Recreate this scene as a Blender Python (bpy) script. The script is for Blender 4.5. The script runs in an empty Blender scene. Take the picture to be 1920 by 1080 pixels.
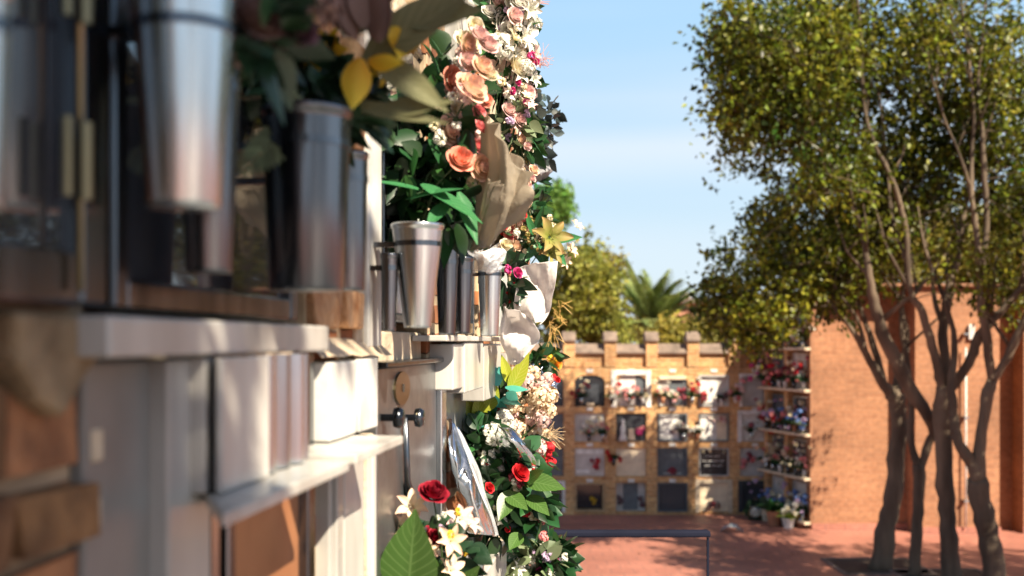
import bpy, math, random
import numpy as np
from mathutils import Vector, Matrix
R = math.radians
random.seed(7); rng = np.random.default_rng(11)
sc = bpy.context.scene
COL = sc.collection

# ---------------------------------------------------------------- camera
FPX = 2133.0                       # focal length in photo pixels (1920 wide)
EYE = 3.0
cam_d = bpy.data.cameras.new('camera'); cam = bpy.data.objects.new('camera', cam_d); COL.objects.link(cam)
cam.location = (0, 0, EYE); cam.rotation_euler = (R(90), 0, 0)
cam_d.sensor_width = 36; cam_d.lens = 36*FPX/1920
cam_d.shift_x = 30/1920; cam_d.shift_y = 100/1920*1.0
cam_d.clip_start = 0.02; cam_d.clip_end = 3000
cam_d.dof.use_dof = True; cam_d.dof.focus_distance = 2.8; cam_d.dof.aperture_fstop = 3.5
cam_d.dof.aperture_blades = 7
sc.camera = cam
# ---------------------------------------------------------------- sky, sun, exposure
TH, EL = R(38), R(43)
to_sun = Vector((math.sin(TH)*math.cos(EL), -math.cos(TH)*math.cos(EL), math.sin(EL)))
w = bpy.data.worlds.new("World"); sc.world = w; w.use_nodes = True
nt = w.node_tree; bgn = nt.nodes['Background']
sky = nt.nodes.new('ShaderNodeTexSky'); sky.sky_type = 'NISHITA'; sky.sun_disc = False
sky.sun_elevation = EL; sky.sun_rotation = math.pi - TH
sky.air_density = 1.0; sky.dust_density = 1.2; sky.ozone_density = 1.6
# thin cirrus bands, part of the sky itself
tc = nt.nodes.new('ShaderNodeTexCoord'); mp = nt.nodes.new('ShaderNodeMapping'); mp.inputs['Scale'].default_value = (.5, .5, 7)
mp.inputs['Location'].default_value = (0.3, 0.1, 0.62)
nz = nt.nodes.new('ShaderNodeTexNoise'); nz.inputs['Scale'].default_value = 1.6; nz.inputs['Detail'].default_value = 3; nz.inputs['Roughness'].default_value = .4
rp = nt.nodes.new('ShaderNodeValToRGB'); rp.color_ramp.elements[0].position = .42; rp.color_ramp.elements[1].position = .78
rp.color_ramp.elements[0].color = (0, 0, 0, 1); rp.color_ramp.elements[1].color = (.80, .80, .80, 1)
def mixn(c1, c2):
    m_ = nt.nodes.new('ShaderNodeMixRGB')
    for k_, c_ in (('Color1', c1), ('Color2', c2)):
        if isinstance(c_, tuple): m_.inputs[k_].default_value = (*c_, 1)
        else: nt.links.new(c_, m_.inputs[k_])
    return m_
def ramp(src, a, b, lo, hi):
    r_ = nt.nodes.new('ShaderNodeMapRange'); r_.interpolation_type = 'SMOOTHSTEP'
    for k_, v_ in (('From Min', a), ('From Max', b), ('To Min', lo), ('To Max', hi)): r_.inputs[k_].default_value = v_
    nt.links.new(src, r_.inputs['Value']); return r_.outputs['Result']
sep = nt.nodes.new('ShaderNodeSeparateXYZ'); nt.links.new(tc.outputs['Generated'], sep.inputs[0]); zo = sep.outputs['Z']
nt.links.new(tc.outputs['Generated'], mp.inputs['Vector']); nt.links.new(mp.outputs['Vector'], nz.inputs['Vector']); nt.links.new(nz.outputs['Fac'], rp.inputs['Fac'])
low = mixn((6.3, 7.5, 8.2), (3.1, 5.9, 8.6)); nt.links.new(ramp(zo, 0, .30, 0, 1), low.inputs['Fac'])      # pale haze near the horizon
clo = mixn(low.outputs[0], (7.2, 7.9, 8.7)); nt.links.new(rp.outputs['Color'], clo.inputs['Fac'])             # thin cirrus
bandc = mixn(clo.outputs[0], (7.4, 8.0, 8.8))
b1 = ramp(zo, .115, .165, 0, .7); b2 = ramp(zo, .165, .19, 1, 0); bm_ = nt.nodes.new('ShaderNodeMath'); bm_.operation = 'MULTIPLY'; nt.links.new(b1, bm_.inputs[0]); nt.links.new(b2, bm_.inputs[1]); nt.links.new(bm_.outputs[0], bandc.inputs['Fac'])
mx = mixn(sky.outputs['Color'], bandc.outputs[0]); nt.links.new(ramp(zo, .28, .38, .88, 0), mx.inputs['Fac'])
nt.links.new(mx.outputs['Color'], bgn.inputs['Color'])
bgn.inputs['Strength'].default_value = 0.052
sun_d = bpy.data.lights.new('sun', 'SUN'); sun = bpy.data.objects.new('sun', sun_d); COL.objects.link(sun)
sun_d.energy = 5.0; sun_d.angle = R(.55); sun_d.color = (1, .87, .67)
sun.rotation_euler = (-to_sun).to_track_quat('-Z', 'Y').to_euler(); sun.location = (0, 0, 30)
sc.view_settings.view_transform = 'Standard'; sc.view_settings.look = 'None'
sc.view_settings.exposure = 1.25; sc.view_settings.gamma = 1; sc.view_settings.use_curve_mapping = False
try:
    sc.cycles.max_bounces = 8; sc.cycles.transparent_max_bounces = 8; sc.cycles.use_denoising = True
    sc.cycles.caustics_reflective = False; sc.cycles.caustics_refractive = False
except Exception: pass

# ---------------------------------------------------------------- coordinate helpers
def P(px, py, Z):                   # the place at depth Z that the photo shows at (px, py)
    return Vector(((px-930)/FPX*Z, Z, EYE-(py-640)/FPX*Z))
AW = math.atan(260/FPX)             # the near wall runs off the view axis by this angle
DW = 0.427
DIR = Vector((math.sin(AW), math.cos(AW), 0)); NRM = Vector((math.cos(AW), -math.sin(AW), 0))
def W(s, n, z): v = DIR*s + NRM*(n-DW); return Vector((v.x, v.y, z))
def depth(px, n): return (DW-n)/(math.sin(AW)-math.cos(AW)*(px-930)/FPX)
def S(px, n):
    Z = depth(px, n); p = P(px, 640, Z); return p.x*DIR.x+p.y*DIR.y
def ZZ(px, py, n): return P(px, py, depth(px, n)).z
ZB = 2133*3/325.0
def FB(u, v, z): return Vector((u, ZB-v, z))            # back wall frame
Q0 = Vector((5.03, 18.13, 0)); Q1 = Vector((4.62, ZB, 0)); QL = (Q1-Q0).length
QD = (Q1-Q0)/QL; QN = Vector((-QD.y, QD.x, 0))
def FS(u, v, z): p = Q0+QD*u+QN*v; return Vector((p.x, p.y, z))   # shaded side wall frame
def FW(u, v, z): return Vector((u, v, z))

# ---------------------------------------------------------------- mesh helpers
def wloc(o):
    v = Vector((0, 0, 0))
    while o is not None: v += o.location; o = o.parent
    return v
class MB:
    def __init__(s): s.v = []; s.f = []; s.uv = []; s.smooth = False
    def quad(s, pts, uvs=None):
        i = len(s.v); s.v += [tuple(p) for p in pts]; s.f.append(tuple(range(i, i+len(pts))))
        s.uv += uvs if uvs else [(0, 0)]*len(pts)
    def box(s, F, u0, u1, v0, v1, z0, z1):
        c = {}
        for a in (0, 1):
            for b in (0, 1):
                for d in (0, 1): c[a, b, d] = len(s.v); s.v.append(tuple(F((u0, u1)[a], (v0, v1)[b], (z0, z1)[d])))
        def f(ids, uv): s.f.append(tuple(c[i] for i in ids)); s.uv += uv
        f([(0,0,0),(1,0,0),(1,0,1),(0,0,1)], [(u0,z0),(u1,z0),(u1,z1),(u0,z1)])
        f([(0,1,0),(0,1,1),(1,1,1),(1,1,0)], [(u0,z0),(u0,z1),(u1,z1),(u1,z0)])
        f([(0,0,0),(0,0,1),(0,1,1),(0,1,0)], [(v0,z0),(v0,z1),(v1,z1),(v1,z0)])
        f([(1,0,0),(1,1,0),(1,1,1),(1,0,1)], [(v0,z0),(v1,z0),(v1,z1),(v0,z1)])
        f([(0,0,0),(0,1,0),(1,1,0),(1,0,0)], [(u0,v0),(u0,v1),(u1,v1),(u1,v0)])
        f([(0,0,1),(1,0,1),(1,1,1),(0,1,1)], [(u0,v0),(u1,v0),(u1,v1),(u0,v1)])
        return s
    def prism(s, F, poly, v0, v1):                      # polygon in (u,z), extruded along v
        n = len(poly); i = len(s.v)
        for v in (v0, v1):
            for (u, z) in poly: s.v.append(tuple(F(u, v, z)))
        s.f.append(tuple(i+k for k in range(n))); s.uv += list(poly)
        s.f.append(tuple(i+n+k for k in reversed(range(n)))); s.uv += list(reversed(poly))
        for k in range(n):
            k2 = (k+1) % n; s.f.append((i+k, i+n+k, i+n+k2, i+k2)); s.uv += [(poly[k][0], v0), (poly[k][0], v1), (poly[k2][0], v1), (poly[k2][0], v0)]
        return s
    def grid(s, g, uvr=(0, 1, 0, 1)):
        nr, nc = len(g), len(g[0]); i = len(s.v)
        for r in g:
            for p in r: s.v.append(tuple(p))
        U = lambda r, c: (uvr[0]+(uvr[1]-uvr[0])*c/(nc-1), uvr[2]+(uvr[3]-uvr[2])*r/(nr-1))
        for r in range(nr-1):
            for c in range(nc-1):
                s.f.append((i+r*nc+c, i+r*nc+c+1, i+(r+1)*nc+c+1, i+(r+1)*nc+c))
                s.uv += [U(r, c), U(r, c+1), U(r+1, c+1), U(r+1, c)]
        return s
    def lathe(s, c, prof, n=28, axis=None, wob=0):      # prof: list of (r, h)
        i = len(s.v); q = Vector((0, 0, 1)).rotation_difference(Vector(axis)) if axis is not None else None
        for (r, h) in prof:
            for k in range(n):
                a = 2*math.pi*k/n; p = Vector((r*math.cos(a), r*math.sin(a), h))
                if q: p = q @ p
                s.v.append(tuple(Vector(c)+p))
        for j in range(len(prof)-1):
            for k in range(n):
                k2 = (k+1) % n
                s.f.append((i+j*n+k, i+j*n+k2, i+(j+1)*n+k2, i+(j+1)*n+k))
                s.uv += [(k/n, j), ((k+1)/n, j), ((k+1)/n, j+1), (k/n, j+1)]
        return s
    def tube(s, pts, rads, n=8, cap=True):
        pts = [Vector(p) for p in pts]; i = len(s.v); m = len(pts)
        if not hasattr(rads, '__len__'): rads = [rads]*m
        ref = Vector((0, 0, 1)); L = 0
        Ls = [0]
        for j in range(1, m): L += (pts[j]-pts[j-1]).length; Ls.append(L)
        x = None
        for j in range(m):
            d = (pts[min(j+1, m-1)]-pts[max(j-1, 0)])
            if d.length < 1e-9: d = Vector((0, 0, 1))
            d.normalize()
            if x is None:
                x = d.cross(ref if abs(d.z) < .9 else Vector((1, 0, 0))).normalized()
            else:
                x = (x-d*x.dot(d)); x = x.normalized() if x.length > 1e-6 else d.cross(Vector((1, 0, 0))).normalized()
            y = d.cross(x)
            for k in range(n):
                a = 2*math.pi*k/n; s.v.append(tuple(pts[j]+(x*math.cos(a)+y*math.sin(a))*rads[j]))
        for j in range(m-1):
            for k in range(n):
                k2 = (k+1) % n
                s.f.append((i+j*n+k, i+j*n+k2, i+(j+1)*n+k2, i+(j+1)*n+k))
                s.uv += [(k/n, Ls[j]), ((k+1)/n, Ls[j]), ((k+1)/n, Ls[j+1]), (k/n, Ls[j+1])]
        if cap:
            s.f.append(tuple(i+k for k in reversed(range(n)))); s.uv += [(0, 0)]*n
            s.f.append(tuple(i+(m-1)*n+k for k in range(n))); s.uv += [(0, 0)]*n
        return s
    def mesh(s, name, off=Vector((0, 0, 0)), smooth=False):
        me = bpy.data.meshes.new(name)
        me.from_pydata([(a-off.x, b-off.y, c-off.z) for a, b, c in s.v], [], s.f)
        uvl = me.uv_layers.new(name='UVMap')
        if len(s.uv) == len(me.loops): uvl.data.foreach_set('uv', np.array(s.uv, dtype=np.float32).ravel())
        if smooth: me.polygons.foreach_set('use_smooth', [True]*len(me.polygons))
        me.update(); return me
    def build(s, name, m, parent=None, smooth=False, bev=0, closed=True, origin=None):
        if parent is not None: off = wloc(parent); loc = Vector((0, 0, 0))
        elif origin is not None: off = Vector(origin); loc = off
        else:
            a = np.array(s.v); off = Vector((float(a[:,0].min()+a[:,0].max())/2, float(a[:,1].min()+a[:,1].max())/2, float(a[:,2].min()))); loc = off
        me = s.mesh(name, off, smooth); me.materials.append(m)
        if closed:
            import bmesh
            bm = bmesh.new(); bm.from_mesh(me); bmesh.ops.recalc_face_normals(bm, faces=bm.faces); bm.to_mesh(me); bm.free()
        o = bpy.data.objects.new(name, me); COL.objects.link(o); o.location = loc
        if parent is not None: o.parent = parent
        if bev:
            b = o.modifiers.new('bevel', 'BEVEL'); b.width = bev; b.segments = 2; b.limit_method = 'ANGLE'
        return o
def tag(o, label=None, cat=None, group=None, kind=None):
    if label: o['label'] = label
    if cat: o['category'] = cat
    if group: o['group'] = group
    if kind: o['kind'] = kind
    return o
def thing(name, label, cat, loc, group=None):
    o = bpy.data.objects.new(name, None); COL.objects.link(o); o.location = Vector(loc); o.empty_display_size = .1
    return tag(o, label, cat, group)
def copy_tree(o, loc, rz=0, sc_=1, label=None, group=None):
    r = o.copy(); COL.objects.link(r); r.location = loc; r.rotation_euler = (0, 0, rz); r.scale = (sc_,)*3
    if label: r['label'] = label
    if group: r['group'] = group
    for ch in o.children:
        c = ch.copy(); COL.objects.link(c); c.parent = r
        for g in ch.children:
            d = g.copy(); COL.objects.link(d); d.parent = c
    return r

# ---------------------------------------------------------------- materials
def newmat(name):
    m = bpy.data.materials.new(name); m.use_nodes = True
    return m, m.node_tree, m.node_tree.nodes['Principled BSDF']
def N(t, k, **kw):
    n = t.nodes.new(k)
    for a, b in kw.items(): setattr(n, a, b)
    return n
def mat(name, c, rough=.6, metal=0, var=.25, scale=8, bump=0, bscale=40, spec=.5, island=0, transl=0, c2=None, coat=0, coord='Object', alpha=None, stretch=None):
    m, t, p = newmat(name); L = t.links
    tcn = N(t, 'ShaderNodeTexCoord')
    nz = N(t, 'ShaderNodeTexNoise'); nz.inputs['Scale'].default_value = scale; nz.inputs['Detail'].default_value = 6
    src = tcn.outputs[coord]
    if stretch:
        mpn = N(t, 'ShaderNodeMapping'); mpn.inputs['Scale'].default_value = stretch; L.new(src, mpn.inputs['Vector']); src = mpn.outputs['Vector']
    L.new(src, nz.inputs['Vector'])
    r = N(t, 'ShaderNodeValToRGB'); r.color_ramp.elements[0].position = .3; r.color_ramp.elements[1].position = .7
    ca = tuple(x*(1-var) for x in c); cb = tuple(min(1, x*(1+var*.6)) for x in c) if c2 is None else c2
    r.color_ramp.elements[0].color = (*ca, 1); r.color_ramp.elements[1].color = (*cb, 1)
    L.new(nz.outputs['Fac'], r.inputs['Fac']); col = r.outputs['Color']
    if island:
        g = N(t, 'ShaderNodeNewGeometry'); h = N(t, 'ShaderNodeHueSaturation')
        mr = N(t, 'ShaderNodeMapRange'); mr.inputs['To Min'].default_value = 1-island; mr.inputs['To Max'].default_value = 1+island
        L.new(g.outputs['Random Per Island'], mr.inputs['Value']); L.new(mr.outputs['Result'], h.inputs['Value'])
        mr2 = N(t, 'ShaderNodeMapRange'); mr2.inputs['To Min'].default_value = .5-.012*island*2; mr2.inputs['To Max'].default_value = .5+.028*island*2
        wn = N(t, 'ShaderNodeMath', operation='FRACT'); mu = N(t, 'ShaderNodeMath', operation='MULTIPLY'); mu.inputs[1].default_value = 7.31
        L.new(g.outputs['Random Per Island'], mu.inputs[0]); L.new(mu.outputs[0], wn.inputs[0]); L.new(wn.outputs[0], mr2.inputs['Value']); L.new(mr2.outputs['Result'], h.inputs['Hue'])
        L.new(col, h.inputs['Color']); col = h.outputs['Color']
    L.new(col, p.inputs['Base Color'])
    p.inputs['Roughness'].default_value = rough; p.inputs['Metallic'].default_value = metal
    p.inputs['Specular IOR Level'].default_value = spec; p.inputs['Coat Weight'].default_value = coat
    if bump:
        n2 = N(t, 'ShaderNodeTexNoise'); n2.inputs['Scale'].default_value = bscale; n2.inputs['Detail'].default_value = 5
        L.new(src, n2.inputs['Vector'])
        b = N(t, 'ShaderNodeBump'); b.inputs['Strength'].default_value = bump; b.inputs['Distance'].default_value = .01
        L.new(n2.outputs['Fac'], b.inputs['Height']); L.new(b.outputs['Normal'], p.inputs['Normal'])
    out = t.nodes['Material Output']; sh = p.outputs['BSDF']
    if transl:
        tr = N(t, 'ShaderNodeBsdfTranslucent'); L.new(col, tr.inputs['Color']); ms = N(t, 'ShaderNodeMixShader'); ms.inputs['Fac'].default_value = transl
        L.new(sh, ms.inputs[1]); L.new(tr.outputs['BSDF'], ms.inputs[2]); sh = ms.outputs['Shader']
    if alpha is not None:
        tp = N(t, 'ShaderNodeBsdfTransparent'); ms = N(t, 'ShaderNodeMixShader'); ms.inputs['Fac'].default_value = alpha
        L.new(tp.outputs['BSDF'], ms.inputs[1]); L.new(sh, ms.inputs[2]); sh = ms.outputs['Shader']
    L.new(sh, out.inputs['Surface'])
    return m
def brick(name, c1, c2, mortar, bw=.24, rh=.065, ms=.009, bump=.5, var=.35, rough=.85, warp=.0, stain=.3, sscale=1.3):
    m, t, p = newmat(name); L = t.links
    tcn = N(t, 'ShaderNodeTexCoord'); b = N(t, 'ShaderNodeTexBrick')
    b.inputs['Scale'].default_value = 1; b.inputs['Brick Width'].default_value = bw; b.inputs['Row Height'].default_value = rh
    b.inputs['Mortar Size'].default_value = ms; b.inputs['Mortar Smooth'].default_value = .3; b.inputs['Bias'].default_value = 0
    b.inputs['Color1'].default_value = (*c1, 1); b.inputs['Color2'].default_value = (*c2, 1); b.inputs['Mortar'].default_value = (*mortar, 1)
    vec = tcn.outputs['UV']
    if warp:
        wn = N(t, 'ShaderNodeTexNoise'); wn.inputs['Scale'].default_value = 9; L.new(vec, wn.inputs['Vector'])
        vs = N(t, 'ShaderNodeVectorMath', operation='MULTIPLY_ADD'); vs.inputs[1].default_value = (warp,)*3
        L.new(wn.outputs['Color'], vs.inputs[0]); L.new(vec, vs.inputs[2]); vec = vs.outputs[0]
    L.new(vec, b.inputs['Vector'])
    nz = N(t, 'ShaderNodeTexNoise'); nz.inputs['Scale'].default_value = 14; nz.inputs['Detail'].default_value = 7; L.new(tcn.outputs['UV'], nz.inputs['Vector'])
    n3 = N(t, 'ShaderNodeTexNoise'); n3.inputs['Scale'].default_value = sscale; n3.inputs['Detail'].default_value = 5; L.new(tcn.outputs['UV'], n3.inputs['Vector'])
    mr = N(t, 'ShaderNodeMapRange'); mr.inputs['From Min'].default_value = .25; mr.inputs['From Max'].default_value = .75; mr.inputs['To Min'].default_value = 1-var; mr.inputs['To Max'].default_value = 1+var
    L.new(nz.outputs['Fac'], mr.inputs['Value'])
    m2 = N(t, 'ShaderNodeMapRange'); m2.inputs['From Min'].default_value = .3; m2.inputs['From Max'].default_value = .7; m2.inputs['To Min'].default_value = 1-stain; m2.inputs['To Max'].default_value = 1+stain*.4
    L.new(n3.outputs['Fac'], m2.inputs['Value'])
    mm = N(t, 'ShaderNodeMath', operation='MULTIPLY'); L.new(mr.outputs[0], mm.inputs[0]); L.new(m2.outputs[0], mm.inputs[1])
    h = N(t, 'ShaderNodeHueSaturation'); L.new(b.outputs['Color'], h.inputs['Color']); L.new(mm.outputs[0], h.inputs['Value'])
    L.new(h.outputs['Color'], p.inputs['Base Color']); p.inputs['Roughness'].default_value = rough
    bp = N(t, 'ShaderNodeBump'); bp.inputs['Strength'].default_value = bump; bp.inputs['Distance'].default_value = .006; bp.invert = True
    ad = N(t, 'ShaderNodeMath', operation='MULTIPLY_ADD'); ad.inputs[1].default_value = -.35
    L.new(nz.outputs['Fac'], ad.inputs[0]); L.new(b.outputs['Fac'], ad.inputs[2]); L.new(ad.outputs[0], bp.inputs['Height']); L.new(bp.outputs['Normal'], p.inputs['Normal'])
    return m
M = {}
M['brick_orange'] = brick('orange_brick', (.37, .175, .09), (.31, .14, .072), (.33, .18, .11), bw=.26, rh=.068, ms=.006, bump=.4, var=.24, stain=.35, sscale=.9)
M['brick_ochre'] = brick('ochre_brick', (.62, .36, .15), (.44, .20, .075), (.58, .40, .22), bw=.24, rh=.06, ms=.009, bump=.6, var=.35, stain=.35)
M['brick_near'] = brick('rough_brick', (.44, .165, .06), (.24, .085, .035), (.48, .36, .23), bw=.25, rh=.062, ms=.013, bump=1, var=.5, warp=.022, stain=.65, sscale=5)
M['paving'] = brick('terracotta_paving', (.42, .175, .125), (.37, .15, .11), (.26, .125, .10), bw=.30, rh=.30, ms=.009, bump=.3, var=.2, rough=.55, stain=.4, sscale=.6)
M['terrace'] = brick('terrace_tile', (.20, .20, .20), (.17, .17, .175), (.15, .15, .15), bw=.3, rh=.3, ms=.006, bump=.3, var=.2, rough=.6)
M['coping'] = mat('weathered_coping', (.20, .15, .12), .9, var=.4, scale=6, bump=.5, bscale=25)
M['marble'] = mat('white_marble', (.40, .38, .355), .35, scale=7, bump=.12, bscale=40, coat=.15, c2=(.66, .64, .60), stretch=(1, 1, .3))
M['marble_warm'] = mat('cream_marble', (.70, .58, .42), .4, var=.2, scale=6, bump=.1)
M['limestone'] = mat('rough_limestone', (.62, .50, .36), .85, var=.35, scale=14, bump=.6, bscale=50)
M['marble_grey'] = mat('grey_marble', (.44, .44, .43), .25, var=.25, scale=7, coat=.3)
M['granite_dark'] = mat('dark_granite', (.05, .055, .065), .15, var=.5, scale=60, coat=.4)
M['granite_black'] = mat('black_granite', (.015, .016, .02), .12, var=.5, scale=60, coat=.4)
M['slate'] = mat('slate', (.10, .115, .13), .5, var=.3, scale=9)
M['paint_white'] = mat('white_paint', (.60, .585, .55), .5, scale=9, bump=.15, bscale=30, c2=(.84, .83, .80))
M['shadow_hole'] = mat('niche_interior', (.05, .04, .035), .9)
M['steel'] = mat('brushed_steel', (.43, .465, .49), .26, 1, scale=38, c2=(.73, .79, .82), bump=.05, bscale=30, stretch=(1, 1, .04))  # brushed grain; reflection streaks also painted into the colour
M['steel_dark'] = mat('shaded_steel', (.05, .055, .064), .24, 1, scale=38, c2=(.20, .215, .24), bump=.06, bscale=30, stretch=(1, 1, .04))  # darker steel copy; shade and dark reflections put into the colour
M['steel_worn'] = mat('worn_steel', (.24, .25, .26), .36, .85, var=.3, scale=12, bump=.15, bscale=35)
M['brass'] = mat('brass', (.24, .19, .11), .3, 1, var=.2)
M['rail'] = mat('blue_grey_painted_rail', (.016, .018, .032), .9, .0, spec=.0, var=.15)
M['glass'] = mat('dark_glass', (.03, .035, .045), .05, 0, var=.2, spec=.9, coat=.6)
M['wood'] = mat('timber', (.42, .28, .15), .7, var=.35, scale=10, bump=.3)
M['bark'] = mat('bark', (.05, .034, .023), .9, scale=4, bump=1, bscale=26, c2=(.19, .14, .095), stretch=(1, 1, .22))  # bark grain; paler patches also put dappled sunlight into the colour
M['leaf_tree'] = mat('privet_leaf', (.06, .105, .010), .40, island=.9, var=.35, scale=.9, transl=.45, spec=.4, c2=(.24, .225, .02))
M['leaf_far'] = mat('yellow_green_leaf', (.34, .27, .03), .6, island=.55, var=.3, scale=.7, transl=.35, c2=(.22, .25, .04))
M['leaf_bush'] = mat('bush_leaf', (.18, .20, .03), .6, island=.5, var=.35, scale=.6, transl=.35, c2=(.34, .26, .04))
M['leaf_pine'] = mat('pine_needle', (.12, .24, .03), .7, island=.4, var=.3, scale=.5, transl=.2)
M['leaf_palm'] = mat('palm_leaf', (.22, .34, .10), .5, island=.4, var=.3, scale=1, transl=.35, c2=(.40, .42, .16))
def leafmat(name, c, c2, rough=.4):
    m, t, p = newmat(name); L = t.links
    uv = N(t, 'ShaderNodeTexCoord'); sp = N(t, 'ShaderNodeSeparateXYZ'); L.new(uv.outputs['UV'], sp.inputs[0])
    a = N(t, 'ShaderNodeMath', operation='SUBTRACT'); a.inputs[1].default_value = .5; L.new(sp.outputs[0], a.inputs[0])
    b = N(t, 'ShaderNodeMath', operation='ABSOLUTE'); L.new(a.outputs[0], b.inputs[0])
    c_ = N(t, 'ShaderNodeMath', operation='MULTIPLY'); c_.inputs[1].default_value = -.55; L.new(b.outputs[0], c_.inputs[0])
    d = N(t, 'ShaderNodeMath', operation='ADD'); L.new(c_.outputs[0], d.inputs[0]); L.new(sp.outputs[1], d.inputs[1])
    e = N(t, 'ShaderNodeMath', operation='PINGPONG'); e.inputs[1].default_value = .055; L.new(d.outputs[0], e.inputs[0])
    f = N(t, 'ShaderNodeMapRange'); f.inputs['From Min'].default_value = 0; f.inputs['From Max'].default_value = .016; L.new(e.outputs[0], f.inputs['Value'])
    g = N(t, 'ShaderNodeMapRange'); g.inputs['From Min'].default_value = .008; g.inputs['From Max'].default_value = .03; L.new(b.outputs[0], g.inputs['Value'])
    h = N(t, 'ShaderNodeMath', operation='MINIMUM'); L.new(f.outputs[0], h.inputs[0]); L.new(g.outputs[0], h.inputs[1])
    mx = N(t, 'ShaderNodeMixRGB'); mx.inputs['Color1'].default_value = (*c2, 1); mx.inputs['Color2'].default_value = (*c, 1); L.new(h.outputs[0], mx.inputs['Fac'])
    L.new(mx.outputs[0], p.inputs['Base Color']); p.inputs['Roughness'].default_value = rough
    bp = N(t, 'ShaderNodeBump'); bp.inputs['Strength'].default_value = .5; bp.inputs['Distance'].default_value = .002; L.new(e.outputs[0], bp.inputs['Height']); L.new(bp.outputs['Normal'], p.inputs['Normal'])
    tr = N(t, 'ShaderNodeBsdfTranslucent'); L.new(mx.outputs[0], tr.inputs['Color']); ms = N(t, 'ShaderNodeMixShader'); ms.inputs['Fac'].default_value = .2
    L.new(p.outputs[0], ms.inputs[1]); L.new(tr.outputs[0], ms.inputs[2]); L.new(ms.outputs[0], t.nodes['Material Output'].inputs['Surface'])
    return m
M['big_leaf'] = leafmat('veined_leaf', (.055, .125, .022), (.11, .20, .055))
M['fern_leaf'] = leafmat('fern_leaf', (.035, .17, .06), (.08, .26, .10))
M['olive_leaf'] = leafmat('olive_leaf', (.20, .20, .10), (.28, .28, .15))
M['lime_leaf'] = leafmat('lime_leaf', (.36, .40, .03), (.5, .5, .1))
LEAVES = {
 'green': mat('green_leaves', (.022, .075, .018), .4, island=.7, transl=.2, scale=20),
 'dark': mat('dark_leaves', (.02, .055, .022), .35, island=.6, transl=.1, scale=20),
 'blue': mat('bluish_dark_leaves', (.035, .055, .055), .45, island=.5, transl=.1, scale=20),
 'pale': mat('pale_leaves', (.20, .25, .13), .6, island=.4, transl=.25, scale=20),
 'teal': mat('teal_leaves', (.06, .30, .25), .5, island=.35, transl=.25, scale=20),
 'lime': mat('lime_leaves', (.30, .38, .04), .5, island=.4, transl=.3, scale=20),
}
def petal_mat(name, c, c2, transl=.25, rough=.65):
    # colour changes from the petal's base (c) to its edge (c2)
    m, t, p = newmat(name); L = t.links
    uv = N(t, 'ShaderNodeTexCoord'); sp = N(t, 'ShaderNodeSeparateXYZ'); L.new(uv.outputs['UV'], sp.inputs[0])
    nz = N(t, 'ShaderNodeTexNoise'); nz.inputs['Scale'].default_value = 6; L.new(uv.outputs['UV'], nz.inputs['Vector'])
    ad = N(t, 'ShaderNodeMath', operation='MULTIPLY_ADD'); ad.inputs[1].default_value = .5; L.new(nz.outputs['Fac'], ad.inputs[0]); 
    sb = N(t, 'ShaderNodeMath', operation='SUBTRACT'); sb.inputs[1].default_value = .25; L.new(sp.outputs[1], sb.inputs[0]); L.new(sb.outputs[0], ad.inputs[2])
    mx = N(t, 'ShaderNodeMixRGB'); mx.inputs['Color1'].default_value = (*c, 1); mx.inputs['Color2'].default_value = (*c2, 1); L.new(ad.outputs[0], mx.inputs['Fac']); mx.use_clamp = True
    g = N(t, 'ShaderNodeNewGeometry'); h = N(t, 'ShaderNodeHueSaturation'); mr = N(t, 'ShaderNodeMapRange'); mr.inputs['To Min'].default_value = .82; mr.inputs['To Max'].default_value = 1.1
    L.new(g.outputs['Random Per Island'], mr.inputs['Value']); L.new(mr.outputs[0], h.inputs['Value']); L.new(mx.outputs[0], h.inputs['Color'])
    L.new(h.outputs[0], p.inputs['Base Color']); p.inputs['Roughness'].default_value = rough
    tr = N(t, 'ShaderNodeBsdfTranslucent'); L.new(h.outputs[0], tr.inputs['Color']); ms = N(t, 'ShaderNodeMixShader'); ms.inputs['Fac'].default_value = transl
    L.new(p.outputs[0], ms.inputs[1]); L.new(tr.outputs[0], ms.inputs[2]); L.new(ms.outputs[0], t.nodes['Material Output'].inputs['Surface'])
    return m
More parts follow.
